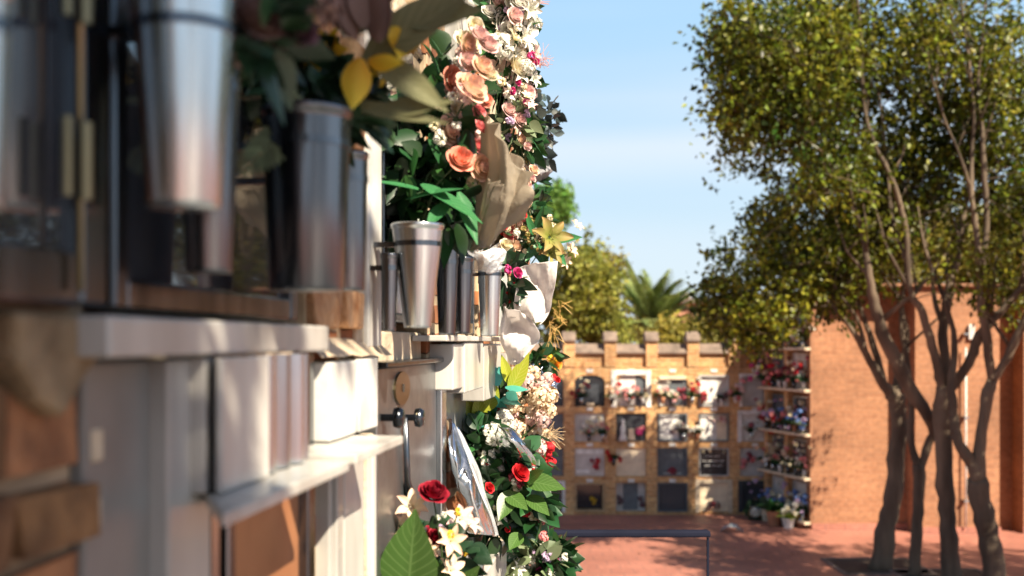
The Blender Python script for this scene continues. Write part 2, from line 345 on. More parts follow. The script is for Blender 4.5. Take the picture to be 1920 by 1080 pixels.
PT = {
 'coral': petal_mat('coral_petals', (.86, .50, .30), (.86, .32, .24)), 'peach': petal_mat('peach_petals', (.88, .80, .56), (.88, .60, .47)),
 'cream': petal_mat('cream_petals', (.82, .75, .42), (.84, .76, .62)), 'pinkcream': petal_mat('pink_cream_petals', (.88, .80, .50), (.88, .56, .46)),
 'white': petal_mat('white_petals', (.75, .76, .60), (.86, .83, .79)), 'blush': petal_mat('blush_petals', (.82, .75, .62), (.80, .50, .50)),
 'red': petal_mat('red_petals', (.45, .01, .015), (.70, .02, .03)), 'crimson': petal_mat('crimson_petals', (.16, .003, .01), (.36, .008, .03)),
 'magenta': petal_mat('magenta_petals', (.55, .05, .25), (.70, .06, .25)), 'pink': petal_mat('pink_petals', (.80, .40, .35), (.82, .26, .28)),
 'yellow': petal_mat('yellow_petals', (.75, .38, .02), (.88, .66, .05)), 'gold': petal_mat('gold_petals', (.22, .26, .04), (.42, .27, .11)),
 'orange': petal_mat('orange_petals', (.8, .3, .03), (.85, .42, .05)), 'brown': petal_mat('dried_petals', (.22, .13, .10), (.32, .20, .17)),
 'plum': petal_mat('plum_petals', (.10, .04, .05), (.20, .10, .12)), 'hyd': petal_mat('hydrangea_petals', (.75, .55, .32), (.85, .70, .52)),
 'lilac': petal_mat('lilac_petals', (.45, .30, .50), (.6, .45, .62)), 'bluef': petal_mat('blue_petals', (.10, .20, .50), (.20, .35, .70)),
 'redwhite': petal_mat('red_edged_white_petals', (.85, .83, .72), (.86, .82, .76)),
 'wine': petal_mat('wine_petals', (.20, .02, .04), (.38, .05, .08)),
}
M['tissue'] = mat('white_tissue', (.85, .81, .79), .85, var=.05, transl=.5, bump=.5, bscale=55)
M['beige_wrap'] = mat('beige_satin_wrap', (.52, .45, .35), .42, var=.12, transl=.5, scale=14, bump=.4, bscale=45)
M['foil'] = mat('silver_foil', (.80, .82, .86), .12, 1, var=.1, bump=.5, bscale=22)
M['cello'] = mat('clear_film', (.85, .88, .92), .1, 0, var=.05, alpha=.25, spec=1, bump=.6, bscale=30)
M['blue_foil'] = mat('blue_foil', (.30, .38, .55), .2, .8, var=.4, bump=.5, bscale=30)
M['grey_ribbon'] = mat('grey_ribbon', (.25, .25, .27), .45, var=.3)
M['gold_wire'] = mat('gold_twigs', (.55, .34, .10), .5, var=.3)
M['pink_feather'] = mat('pink_feather', (.75, .45, .40), .8, var=.2, transl=.3)
M['terracotta'] = mat('terracotta_pot', (.40, .17, .09), .8, var=.25, bump=.2)
M['soil'] = mat('soil', (.05, .035, .025), .95, var=.4, scale=20, bump=.8)
M['fallen'] = mat('fallen_leaf', (.16, .08, .04), .8, island=.6)
M['stem'] = mat('stem', (.035, .07, .02), .6)

# ---------------------------------------------------------------- setting
g = MB()
g.quad([(-150, -60, 0), (150, -60, 0), (150, 400, 0), (-150, 400, 0)], [(-150, -60), (150, -60), (150, 400), (-150, 400)])
tag(g.build('ground', M['paving'], origin=(0, 0, 0), closed=False), kind='structure')
# upper terrace the photographer stands on; it stops at the guard rail
t_ = MB().box(FW, -2.2, 7.0, -4, 3.95, .004, 1.45)
tag(t_.build('terrace', M['terrace'], bev=.01), kind='structure')

# ---------------------------------------------------------------- near niche wall (left)
wall = thing('niche_wall', 'sunlit rough brick burial niche wall close on the left', 'wall', W(2, -.3, 0))
PIERS = [(-1.9, -1.6), (-1.0, -.7), (-.15, .1), (.60, .845), (1.46, 1.71), (2.32, 2.55), (3.12, 3.36), (3.93, 4.16), (4.50, 4.66)]
ROWZ = [.15, 1.02, 1.68, 2.335, 2.99, 3.63, 4.28, 4.93]
MB().box(W, -1.9, 4.66, -.75, -.32, 0, 4.98).build('wall_core', M['brick_near'], wall)
for a, b in PIERS:
    MB().box(W, a, b, -.32, 0, 0, 4.95).build('brick_pier', M['brick_near'], wall, bev=.006)
for z in ROWZ:
    for i in range(len(PIERS)-1):
        MB().box(W, PIERS[i][1], PIERS[i+1][0], -.32, -.012, z-.03, z+.028).build('niche_slab', M['limestone'], wall, bev=.004)
MB().box(W, -1.95, 4.70, -.8, .05, 4.98, 5.06).build('coping', M['coping'], wall, bev=.01)
# mortar ridges and plaster on the two closest piers
for (a, n0, z0, z1) in ((.845, 0, 2.3, 2.985), (1.71, 0, 3.02, 3.6)):
    m = MB()
    for k in range(26):
        z = z0+(z1-z0)*k/26; s_ = a-.016+random.uniform(-.006, .006); h = (z1-z0)/26
        m.box(W, s_, a+.004, -.05, .006+random.uniform(0, .01), z, z+h*1.02)
    m.build('mortar_edge', M['limestone'], wall, bev=.004)

def rough_bricks(s0, s1, z0, z1, name='rough_brick_face', mk='old_brick'):
    m = MB(); z = z0; k = 0
    while z < z1:
        h = random.uniform(.038, .058); u = s0-(.1 if k % 2 else 0)
        while u < s1:
            L = random.uniform(.09, .17); a, b_ = max(s0+.003, u), min(s1-.012, u+L)
            if b_-a > .02:
                j = lambda q=.004: random.uniform(-q, q); nn = random.uniform(.004, .022)
                i0 = len(m.v); m.box(lambda x, y, w_: W(x+j(), y+(j(.005) if y > 0 else 0), w_+j()), a, b_, -.02, nn, z, min(z+h, z1))
            u += L+random.uniform(.008, .018)
        z += h+random.uniform(.01, .02); k += 1
    return m.build(name, M[mk], wall, bev=.004)
M['old_stone'] = mat('brown_mortar', (.13, .08, .04), .95, scale=16, bump=1, bscale=40, c2=(.34, .24, .14))
M['old_brick'] = mat('old_brick', (.15, .06, .025), .9, scale=22, bump=1, bscale=45, c2=(.36, .17, .075), island=.45)
M['lit_brick'] = mat('sunlit_brick', (.40, .17, .06), .9, scale=22, bump=1, bscale=45, c2=(.68, .42, .22), island=.35)  # paler brick copy; sunlight on this pier put into the colour
M['panel_grey'] = mat('grey_panel', (.20, .195, .185), .4, scale=5, c2=(.27, .265, .25))
M['pane_reflection'] = mat('orange_reflection', (.36, .15, .07), .35, scale=5, c2=(.50, .23, .11))  # orange reflection of the paving painted into the pane colour
rough_bricks(.56, .845, 2.3, 2.985); rough_bricks(1.46, 1.71, 3.02, 3.62, mk='lit_brick'); rough_bricks(.10, .56, 2.3, 2.985)
def plaque(sa, sb, z0, z1, kind, label, F=W, n=-.03, inset=.02, group='niche plaques on the near wall'):
    mm = {'marble': 'marble', 'cream': 'marble_warm', 'grey': 'marble_grey', 'dark': 'granite_dark', 'black': 'granite_black', 'slate': 'slate', 'steel': 'steel_worn', 'glass': 'glass'}[kind]
    r = thing('niche_plaque', label, 'plaque', F((sa+sb)/2, n, z0), group)
    fr = .03
    MB().box(F, sa, sb, n-.02, n, z0, z1).build('slab', M[mm], r, bev=.002)
    m = MB()
    m.box(F, sa, sa+fr, n, n+inset, z0, z1); m.box(F, sb-fr, sb, n, n+inset, z0, z1)
    m.box(F, sa+fr, sb-fr, n, n+inset-.002, z0, z0+fr); m.box(F, sa+fr, sb-fr, n, n+inset-.002, z1-fr, z1)
    m.build('frame', M['steel' if kind in ('glass', 'dark') else mm], r, bev=.002)
    return r
cells = {}
cs = [(.10, .60), (.845, 1.46), (1.71, 2.32), (2.55, 3.12), (3.36, 3.93), (4.16, 4.50)]
kinds = [['dark','grey','cream','marble','dark','grey'], ['marble','marble','grey','grey','marble','cream'], ['dark','dark','dark','dark','grey','marble'], ['grey','marble','dark','marble','cream','marble']]
where = ['nearest column', 'second column', 'third column', 'fourth column', 'fifth column', 'last column']
rown = ['low near the floor', 'just below eye level', 'just above eye level', 'high above the bouquets']
mn = {'dark': 'Dark granite', 'grey': 'Grey marble', 'cream': 'Cream marble', 'marble': 'White marble'}
for ri, (z0, z1) in enumerate(((1.71, 2.305), (2.365, 2.96), (3.02, 3.60), (3.66, 4.25))):
    for ci, (sa, sb) in enumerate(cs):
        if (ri, ci) in ((1, 2), (2, 0), (2, 1), (2, 2), (1, 1)): continue
        if ri == 0 and ci < 3 or ri == 3 and ci < 3: continue
        plaque(sa+.004, sb-.004, z0, z1, kinds[ri][ci], mn[kinds[ri][ci]]+' plaque '+rown[ri]+', '+where[ci]+' of the near wall')

# --- steel framed glass door, upper row, closest to the camera
def niche_door(label, px0, px1, z0, z1, n=.02, fw=.028, glass='glass', frame='steel_dark', hinges=True):
    sa, sb = S(px0, n), S(px1, n)
    r = thing('niche_door', label, 'door', W((sa+sb)/2, n, z0), 'metal doors on the near wall niches')
    MB().box(W, sa+fw, sb-fw, n-.018, n-.010, z0+fw, z1-fw).build('pane', M[glass], r)
    m = MB(); m.box(W, sa, sa+fw, n-.03, n, z0, z1); m.box(W, sb-fw, sb, n-.03, n, z0, z1)
    m.box(W, sa+fw, sb-fw, n-.03, n-.002, z0, z0+fw); m.box(W, sa+fw, sb-fw, n-.03, n-.002, z1-fw, z1)
    m.build('frame', M[frame], r, bev=.004)
    if hinges:
        for z in (z0+.075, z0+.20):
            h = MB(); c = W(sb-fw-.012, n+.008, z); h.lathe(c, [(0, 0), (.005, 0), (.005, .055), (0, .055)], 12)
            c = W(sb-fw-.035, n+.006, z); h.lathe(c, [(0, 0), (.004, 0), (.004, .055), (0, .055)], 12)
            h.build('hinge', M['brass'], r, smooth=False)
        MB().tube([W(sb-fw-.012, n+.004, z0+.01), W(sb-fw-.012, n+.004, z1-.02)], .0028, 8).build('door_rod', M['brass'], r, smooth=True)
    return r
niche_door('blurred steel framed glass door with brass hinges at upper left, closest to the camera', -700, 203, 3.026, 3.60, n=.03, fw=.04)
niche_door('dark glass door with a thin steel frame behind the bright hanging steel vase', 215, 560, 3.026, 3.60, n=.0, hinges=False)
niche_door('dark glass door behind the row of small steel vases, beside the white strip', 722, 815, 3.035, 3.60, n=-.005, hinges=False, fw=.018)
m = MB(); m.prism(W, [(.70, 3.02), (.85, 3.02), (.84, 3.0), (.80, 2.975), (.765, 2.945), (.73, 2.96), (.705, 2.985)], -.01, .026)
tag(m.build('stone_bracket', M['old_stone'], bev=.006), 'rough blurred stone bracket under the upper left glass door', 'bracket')
tag(MB().tube([W(.40, .05, 2.93), W(.56, .055, 2.86), W(.80, .05, 2.70)], [.016, .017, .016], 4).build('timber_prop', M['limestone'], bev=.003), 'pale slanting prop across the old bricks at the bottom left corner', 'prop')
# --- lintel and lower niche closest
m = MB().box(W, S(205, .05), S(617, .05), .018, .05, 2.988, 3.019)
tag(m.build('marble_lintel', M['marble'], bev=.003), 'long pale marble lintel under the two big steel vases', 'lintel')
r = thing('niche_plaque', 'white marble niche front with timber edged grey panel, lower left beside bare brick', 'plaque', W(S(300, 0), .02, 2.40), 'niche plaques on the near wall')
MB().box(W, S(158, .012), S(300, .012), -.03, .012, 2.40, 2.984).build('panel', M['panel_grey'], r, bev=.003)
MB().box(W, S(301, .018), S(316, .018), -.03, .018, 2.40, 2.984).build('edge_strip', M['wood'], r, bev=.002)
MB().box(W, S(317, .03), S(396, .03), -.03, .03, 2.40, 2.984).build('jamb', M['marble'], r, bev=.003)
MB().box(W, S(397, .022), S(412, .022), -.03, .022, 2.40, 2.984).build('steel_strip', M['steel'], r)
# shelf
def shelf(label, s0, s1, z, nn=.1, n0=-.01):
    r = tag(MB().box(W, s0, s1, n0, nn, z-.012, z).build('marble_shelf', M['marble'], bev=.002), label, 'shelf', 'marble shelves along the near wall')
    return r
m = MB()
poly = [(S(418, .1), .1), (S(655, .1), .1), (S(655, .1), -.01), (S(418, .02), -.01)]
m.prism(lambda u_, v_, z_: W(u_, z_, v_), poly, 2.850, 2.862)
tag(m.build('marble_shelf', M['marble'], bev=.002), 'grey white marble shelf carrying the fluted steel box, left', 'shelf', 'marble shelves along the near wall')
shelf('short marble shelf jutting out just below the two white blocks', S(668, .1), S(756, .1), 2.866)
# fluted steel planter box standing on shelf
r = thing('flower_box', 'bright fluted steel flower box standing on the marble shelf', 'flower box', W(1.15, .03, 2.862))
s0, s1 = S(417, .06), S(592, .06)
gr = []
nfl = 70
for zz_ in (2.864, 2.88, 2.97, 2.986):
    row = []
    for k in range(nfl+1):
        u = k/nfl; fl = .006*math.sin(u*38)*(.3+.7*u) if .32 < u < .97 else 0
        row.append(W(s0+(s1-s0)*u, .052+fl, zz_))
    gr.append(row)
MB().grid(gr).build('fluted_front', M['steel'], r, smooth=True, closed=False)
MB().box(W, s0, s1, .028, .044, 2.863, 2.985).build('box', M['marble'], r, bev=.002)
MB().box(W, s0, S(505, .06), .053, .060, 2.863, 2.985).build('name_block', M['marble'], r, bev=.002)
# glazed opening under the shelf
r = thing('niche_door', 'pane with painted orange paving reflection in dark steel frame under the long marble shelf', 'door', W(1.2, 0, 2.4), 'metal doors on the near wall niches')
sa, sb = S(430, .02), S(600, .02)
MB().box(W, sa+.02, sb-.05, .0, .006, 2.42, 2.84).build('pane', M['pane_reflection'], r)
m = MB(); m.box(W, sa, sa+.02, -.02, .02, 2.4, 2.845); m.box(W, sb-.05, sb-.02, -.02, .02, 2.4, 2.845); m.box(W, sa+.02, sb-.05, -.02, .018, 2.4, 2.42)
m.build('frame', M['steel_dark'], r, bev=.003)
MB().box(W, sb-.018, sb, -.02, .012, 2.40, 2.984).build('steel_strip', M['steel_dark'], r)
# white blocks, jambs
r = thing('marble_surround', 'two bright white marble blocks over a ribbed white jamb, centre left', 'niche surround', W(S(660, .03), 0, 2.3))
MB().box(W, S(619, .03), S(668, .03), -.01, .03, 2.868, 2.972).build('block', M['paint_white'], r, bev=.002)
MB().box(W, S(672, .03), S(706, .03), -.01, .032, 2.868, 2.974).build('block', M['paint_white'], r, bev=.002)
for a, b, nn in ((619, 632, .02), (633, 645, .027), (646, 683, .02), (700, 706, .022)):
    MB().box(W, S(a, nn), S(b, nn), -.01, nn, 2.33, 2.853).build('jamb', M['marble'], r, bev=.003)
MB().box(W, S(684, .01), S(699, .01), -.01, .012, 2.33, 2.853).build('jamb', M['limestone'], r, bev=.003)
# sloping mortar bed under the pier
m = MB()
pts = []
for k in range(9):
    u = k/8; s_ = 1.42+u*.42; row = []
    for j in range(4): row.append(W(s_, -.02+.05*j/3, 3.022-.043*(j/3)+random.uniform(-.003, .003)))
    pts.append(row)
m.grid(pts).build('mortar_bed', M['limestone'], wall, smooth=True, closed=False)
# upright white strip
r = thing('marble_strip', 'tall bright white marble strip between brick pier and small steel vases', 'trim', W(1.9, .01, 3.0))
MB().box(W, S(692, .015), S(716, .015), -.02, .015, 2.99, 3.62).build('strip', M['paint_white'], r, bev=.003)
MB().box(W, S(666, .004), S(690, .004), -.02, .006, 2.99, 3.62).build('stone_edge', M['limestone'], r, bev=.002)
# lower steel door with lock
sa, sb = S(716, .02), S(834, .02)
r = thing('niche_door', 'worn steel niche door with oval lock plate and two round knobs', 'door', W((sa+sb)/2, .02, 2.36), 'metal doors on the near wall niches')
MB().box(W, sa, sb-.06, -.02, .012, 2.36, 2.955).build('panel', M['steel_worn'], r, bev=.002)
MB().box(W, sb-.058, sb, -.02, .024, 2.36, 2.955).build('jamb', M['steel'], r, bev=.003)
MB().box(W, sa, sb, -.02, .03, 2.957, 2.966).build('lintel', M['steel_dark'], r, bev=.002)
def disc(m, c, ru, rz, n0, n1, F=W, seg=24):
    s_, z = c; m.prism(F, [(s_+ru*math.cos(a), z+rz*math.sin(a)) for a in [2*math.pi*k/seg for k in range(seg)]], n0, n1)
    return m
sc_ = S(760, .02); disc(MB(), (sc_, ZZ(760, 728, .02)), .065, .030, .012, .016).build('lock_plate', M['brass'], r)
MB().box(W, sc_-.003, sc_+.003, .016, .018, ZZ(760, 735, .02), ZZ(760, 720, .02)).build('keyhole', M['shadow_hole'], r)
for px_ in (735, 775):
    k = MB(); zc = ZZ(px_, 783, .03); s_ = S(px_, .03)
    k.lathe(W(s_, .012, zc), [(0, 0), (.006, 0), (.006, .02), (.016, .022), (.018, .03), (.014, .037), (0, .038)], 20, axis=NRM)
    k.build('knob', M['steel_dark'], r, smooth=True)
k = MB(); k.tube([W(S(760, .02), .02, ZZ(760, 783, .02)), W(S(764, .02), .02, ZZ(764, 900, .02)), W(S(768, .02), .02, ZZ(768, 935, .02))], [.005, .006, .012], 10); k.build('lever', M['steel_dark'], r, smooth=True)
# marble frames under the small vases, farther along
for (a, b, y0, y1, nn, lab) in ((850, 868, 645, 705, .05, 'narrow cream stone block under the clustered small vases'), (872, 906, 642, 712, .055, 'wide cream marble block below the film wrapped vase'), (908, 940, 645, 730, .05, 'cream marble block beside the white tissue paper')):
    zt = ZZ(a, y0, nn); zb_ = ZZ(a, y1, nn)
    tag(MB().box(W, S(a, nn), S(b, nn), -.01, nn, min(zt, zb_)-.03, max(zt, zb_)).build('marble_block', M['marble'], bev=.003), lab, 'marble block', 'marble blocks at eye level')
shelf('thin cream ledge under the small steel vases', S(838, .06), S(945, .06), 3.012, .06)

# ---------------------------------------------------------------- steel vases
def vase(px, y0, y1, wpx, n, label, taper=.72, mk='steel', group='steel vases hanging on the near wall', Z=None):
    Z = Z or depth(px, n); top = P(px, y0, Z); bot = P(px, y1, Z); r1 = wpx/2/FPX*Z; r0 = r1*taper; H = top.z-bot.z
    nn = DW - Z*(math.sin(AW)-math.cos(AW)*(px-930)/FPX)
    r = thing('steel_vase', label, 'vase', bot, group)
    m = MB(); pr = [(0, 0), (r0*.96, 0), (r0, .004), (r0+(r1-r0)*.5, H*.5), (r1*.985, H*.93), (r1*.99, H-.008), (r1*1.04, H-.007), (r1*1.05, H-.002), (r1*1.03, H), (r1*.97, H-.001), (r1*.95, H*.9), (r0*.9, .01), (0, .01)]
    m.lathe(bot, pr, 40); m.build('cup', M[mk], r, smooth=True, closed=True)
    c = W(0, 0, 0); sv = bot.x*DIR.x+bot.y*DIR.y
    b = MB(); hz = bot.z+H*.78; rr = r0+(r1-r0)*.78
    b.lathe(Vector((bot.x, bot.y, hz)), [(rr*1.0, 0), (rr*1.05, 0), (rr*1.05, .008), (rr*1.0, .008)], 32)
    b.box(W, sv-.006, sv+.006, -.01, max(.005, nn-rr), hz, hz+.008)
    b.build('bracket', M['steel_dark'], r)
    return r
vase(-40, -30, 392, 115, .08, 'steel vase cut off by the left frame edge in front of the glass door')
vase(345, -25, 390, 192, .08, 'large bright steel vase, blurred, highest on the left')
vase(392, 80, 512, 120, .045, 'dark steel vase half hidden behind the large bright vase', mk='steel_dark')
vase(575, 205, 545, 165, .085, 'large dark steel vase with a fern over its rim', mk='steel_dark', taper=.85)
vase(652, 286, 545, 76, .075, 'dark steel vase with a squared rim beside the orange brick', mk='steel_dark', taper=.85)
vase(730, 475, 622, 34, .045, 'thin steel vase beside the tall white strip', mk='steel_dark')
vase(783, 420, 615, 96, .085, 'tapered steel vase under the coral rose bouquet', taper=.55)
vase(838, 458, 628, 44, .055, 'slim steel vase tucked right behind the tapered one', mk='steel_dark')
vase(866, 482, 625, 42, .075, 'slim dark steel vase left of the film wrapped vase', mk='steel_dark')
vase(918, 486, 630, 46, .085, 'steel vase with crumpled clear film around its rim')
vase(893, 1022, 1105, 34, .06, 'small flared steel vase at the bottom behind the peach lilies', Z=2.15)

# ---------------------------------------------------------------- flowers
def smooth_path(pts, k=4):
    out = []; n = len(pts)
    for i in range(n-1):
        p0, p1, p2, p3 = pts[max(i-1, 0)], pts[i], pts[i+1], pts[min(i+2, n-1)]
        for j in range(k):
            t = j/k; out.append(tuple(.5*((2*b)+(-a+c)*t+(2*a-5*b+4*c-d)*t*t+(-a+3*b-3*c+d)*t**3) for a, b, c, d in zip(p0, p1, p2, p3)))
    out.append(tuple(pts[-1])); return out
def pol(r, a, z): return Vector((r*math.cos(a), r*math.sin(a), z))
def rose_mesh():
    m = MB(); rr = random.Random(3)
    rings = [(.12, 3, .80, -.03), (.25, 4, .84, -.02), (.40, 4, .84, .0), (.55, 5, .78, .05), (.68, 5, .68, .12), (.78, 5, .52, .22)]
    for i, (r0, k, h, curl) in enumerate(rings):
        for j in range(k):
            a0 = j*2*math.pi/k+i*.7+rr.uniform(-.15, .15); span = 2*math.pi/k*.72; g = []
            hh = h*rr.uniform(.92, 1.08)
            for ti in range(6):
                t = ti/5; row = []
                for ui in range(7):
                    u = ui/3-1; wd = span*math.sqrt(max(.02, 1-(t**4)*.75))
                    tt = t*(1-.10*u*u*t); Rr = r0*(.25+.75*math.sin(min(1, tt*1.15)*math.pi/2))+curl*tt**4+.03*(u*u)*t+.02*math.sin(u*3+j)*t
                    z = hh*tt-.20*i/5-(curl*.6)*tt**6
                    row.append(pol(Rr, a0+u*wd, z))
                g.append(row)
            m.grid(g)
    return m
def lily_mesh(n=6, wide=.24, point=1.0, lift=.45, seed=1):
    m = MB(); rr = random.Random(seed)
    for j in range(n):
        a0 = j*2*math.pi/n+rr.uniform(-.12, .12); g = []; L = rr.uniform(.9, 1.08); wd0 = wide*(1 if j % 2 else .82)
        ax = Vector((math.cos(a0), math.sin(a0), 0)); ay = Vector((-math.sin(a0), math.cos(a0), 0))
        for ti in range(8):
            t = ti/7; row = []; wd = wd0*math.sin(math.pi*min(.985, (.08+.92*t)**.85))**point+.01
            for ui in range(5):
                u = ui/2-1
                row.append(ax*(L*(.06+.94*t))+ay*(u*wd)+Vector((0, 0, lift*math.sin(t*2.2)-.12*(1-u*u)*math.sin(math.pi*t)+.03*math.sin(6*t+u*2))))
            g.append(row)
        m.grid(g)
    for j in range(5):
        a = j*1.257; e = pol(.25, a, .5); m.tube([(0, 0, .05), pol(.1, a, .35), e], [.012, .01, .025], 5)
    return m
def ball_mesh(n=90, size=.26, seed=2, flat=.75, frill=True):
    m = MB(); rr = random.Random(seed)
    for k in range(n):
        z = 1-1.5*(k+.5)/n; a = k*2.39996; r = math.sqrt(max(0, 1-z*z)); d = Vector((r*math.cos(a), r*math.sin(a), z)); 
        x = d.orthogonal().normalized(); x.rotate(Matrix.Rotation(rr.uniform(0, 6.28), 3, d)); y = d.cross(x)
        b = d*rr.uniform(.6, .8); b.z *= flat; s_ = size*rr.uniform(.8, 1.2); lift = rr.uniform(.1, .3)
        g = [[b-x*s_*.2, b+x*s_*.2], [b-x*s_+y*s_*.4+d*lift, b+x*s_*.9+y*s_*.5+d*lift*1.2], [b-x*s_*.6+y*s_*1.4+d*lift*.9, b+x*s_*.7+y*s_*1.3+d*lift*1.3]]
        m.grid(g)
    return m
def star_mesh(): return lily_mesh(9, .17, .8, .25, 5)
def berry_mesh():
    m = MB(); m.lathe((0, 0, 0), [(.01, -1), (.6, -.8), (1, 0), (.6, .8), (.01, 1)], 10); return m
PR = {'rose': rose_mesh(), 'lily': lily_mesh(), 'calla': lily_mesh(3, .5, .8, .9, 8), 'carn': ball_mesh(120, .22), 'hyd': ball_mesh(70, .30, 4, .9), 'star': star_mesh(), 'berry': berry_mesh(), 'small': ball_mesh(24, .5, 6)}
PRM = {}
def proto(kind, colr):
    if (kind, colr) not in PRM:
        me = PR[kind].mesh(kind, smooth=True); me.materials.append(PT[colr]); PRM[kind, colr] = me
    return PRM[kind, colr]
FN = {'rose': 'rose', 'lily': 'lily', 'calla': 'calla_lily', 'carn': 'carnation', 'hyd': 'hydrangea', 'star': 'star_flower', 'berry': 'berry', 'small': 'small_flower'}
def flower(kind, colr, pos, rad, face, parent, spin=None):
    o = bpy.data.objects.new(FN[kind], proto(kind, colr)); COL.objects.link(o); o.parent = parent
    q = Vector((0, 0, 1)).rotation_difference(Vector(face).normalized())
    q = q @ Matrix.Rotation(spin if spin is not None else random.uniform(0, 6.28), 3, 'Z').to_quaternion()
    o.location = Vector(pos)-wloc(parent); o.rotation_mode = 'QUATERNION'; o.rotation_quaternion = q
    o.scale = (rad*random.uniform(.93, 1.07), rad*random.uniform(.93, 1.07), rad)
    return o
def leaf(m, base, d, up, L, wd, droop=.2, nt_=6, fold=.25, point=.8, nu=3):
    d = Vector(d).normalized(); up = Vector(up); x = d.cross(up)
    x = x.normalized() if x.length > 1e-4 else d.orthogonal().normalized(); nn = x.cross(d)
    g = []
    for ti in range(nt_+1):
        t = ti/nt_; wdt = wd*math.sin(math.pi*min(.99, (.03+.97*t)**point))+.0004; row = []
        for ui in range(nu):
            u = ui/(nu-1)*2-1
            row.append(Vector(base)+d*(L*t)+x*(u*wdt)+nn*(abs(u)*wdt*fold)-Vector((0, 0, droop*L*t*t)))
        g.append(row)
    m.grid(g)
def rv(): return Vector((random.gauss(0, 1), random.gauss(0, 1), random.gauss(0, 1))).normalized()
OUT = (NRM*.65+Vector((0, -.6, .3))).normalized()     # bouquets face out from the wall
def foliage(parent, regions, mk, Z, size, n, name='foliage', wide=.3, droop=.25):
    m = MB()
    for k in range(n):
        (cx, cy, rx, ry) = random.choice(regions); a = random.uniform(0, 6.28); q = math.sqrt(random.random())
        b = P(cx+rx*q*math.cos(a), cy+ry*q*math.sin(a), Z+random.uniform(-.07, .07)); L = size*random.uniform(.6, 1.25)
        d = (Vector((math.cos(a), 0, -math.sin(a)))*.8+rv()*.8+OUT*.3).normalized()
        leaf(m, b, d, rv(), L, L*wide, droop)
    return m.build(name, LEAVES[mk] if mk in LEAVES else M[mk], parent, smooth=True, closed=False)
def stems(parent, base, heads):
    m = MB()
    for p in heads[::2]:
        p = Vector(p); b = Vector(base)+Vector((random.uniform(-.012, .012), random.uniform(-.012, .012), 0)); mid = (p+b)/2+Vector((random.uniform(-.01, .01), 0, .02))
        m.tube([b, mid, p], [.0022, .0018, .0015], 5)
    m.build('stems', M['stem'], parent, smooth=True)
def bouquet(label, base, Z, flowers, group='bouquets hanging on the near wall', name='bouquet', cat='bouquet'):
    bz = P(base[0], base[1], Z); r = thing(name, label, cat, bz, group); hs = []
    for f in flowers:
        kind, colr, px, py, rp_ = f[:5]; dz = f[5] if len(f) > 5 else random.uniform(-.05, .05)
        face = f[6] if len(f) > 6 else (OUT+rv()*.35)
        p = P(px, py, Z+dz); flower(kind, colr, p, rp_/FPX*(Z+dz), face, r); hs.append(p)
    if kind != 'berry': stems(r, bz, hs)
    return r
def sheet(pts, m, name, parent, jit=0, thick=.0006, fold=None, nr=44, nc=44, pleat=None):
    """paper, foil or satin: a smooth surface through control points with sharp-edged folds"""
    fold = jit*1.1 if fold is None else fold
    cols = [[tuple(P(*p)) for p in row] for row in pts]
    def resample(line, k):
        sp = smooth_path(line, 8); n = len(sp); out = []
        for i in range(k): t = i/(k-1)*(n-1); a = min(n-2, int(t)); f = t-a; out.append(tuple(x*(1-f)+y*f for x, y in zip(sp[a], sp[a+1])))
        return out
    rows = [resample(r_, nc) for r_ in cols]
    g2 = [resample([rows[i][c] for i in range(len(rows))], nr) for c in range(nc)]
    ph = [random.uniform(0, 6.28) for _ in range(6)]; dirs = [(random.uniform(2, 7), random.uniform(-4, 4)) for _ in range(6)]
    g = []
    for r_ in range(nr):
        row = []
        for c in range(nc):
            u, v = c/(nc-1), r_/(nr-1); h = 0
            for q in range(6):
                w_ = (dirs[q][0]*u+dirs[q][1]*v)*(1+q*.45)+ph[q]; h += (1-abs(math.sin(w_))*2)/(1+q*.6)
            p = Vector(g2[c][r_])+OUT*(h*fold*.45)+Vector((1, 0, .3))*(.25*fold*math.sin(9*v+ph[0]+3*u)*abs(2*u-1))
            if pleat:
                n_, amp, k_ = pleat; x_ = u*n_+.35*math.sin(u*9+ph[1])+.25*math.sin(v*4+ph[2])*u; tr = abs((x_ % 1)-.5)*4-1
                am = amp*((1-v) if k_ > 0 else (v if k_ < 0 else 1)); p += OUT*(tr*am)+Vector((1, 0, 0))*(tr*am*.3)
            row.append(p)
        g.append(row)
    o = MB().grid(g).build(name, m, parent, smooth=True, closed=False)
    t2 = o.modifiers.new('thick', 'SOLIDIFY'); t2.thickness = thick
    return o
def frond(m, base, tip, L=None, n=13, wd=.28, droop=.1):
    base, tip = Vector(base), Vector(tip); d = tip-base; L = d.length; dn = d.normalized(); up = Vector((0, -1, .3)); x = dn.cross(up).normalized()
    for k in range(n):
        t = (k+.5)/n; b = base+d*t-Vector((0, 0, droop*L*t*t)); l = L*wd*math.sin(math.pi*(.15+.85*t))+.004
        for s_ in (-1, 1): leaf(m, b, x*s_+dn*.7, up, l, l*.17, .1, 3)
    m.tube([base, base+d*.5-Vector((0, 0, droop*L*.25)), tip-Vector((0, 0, droop*L))], .0012, 4)

def fill(b, Z, specs):
    for (kinds_, cols, cx, cy, rx, ry, n, r0, r1) in specs:
        for k in range(n):
            a = random.uniform(0, 6.28); q = math.sqrt(random.random()); z = Z+random.uniform(-.06, .06); rp_ = random.uniform(r0, r1)
            flower(random.choice(kinds_), random.choice(cols), P(cx+rx*q*math.cos(a), cy+ry*q*math.sin(a), z), rp_/FPX*z, OUT+rv()*.5, b)
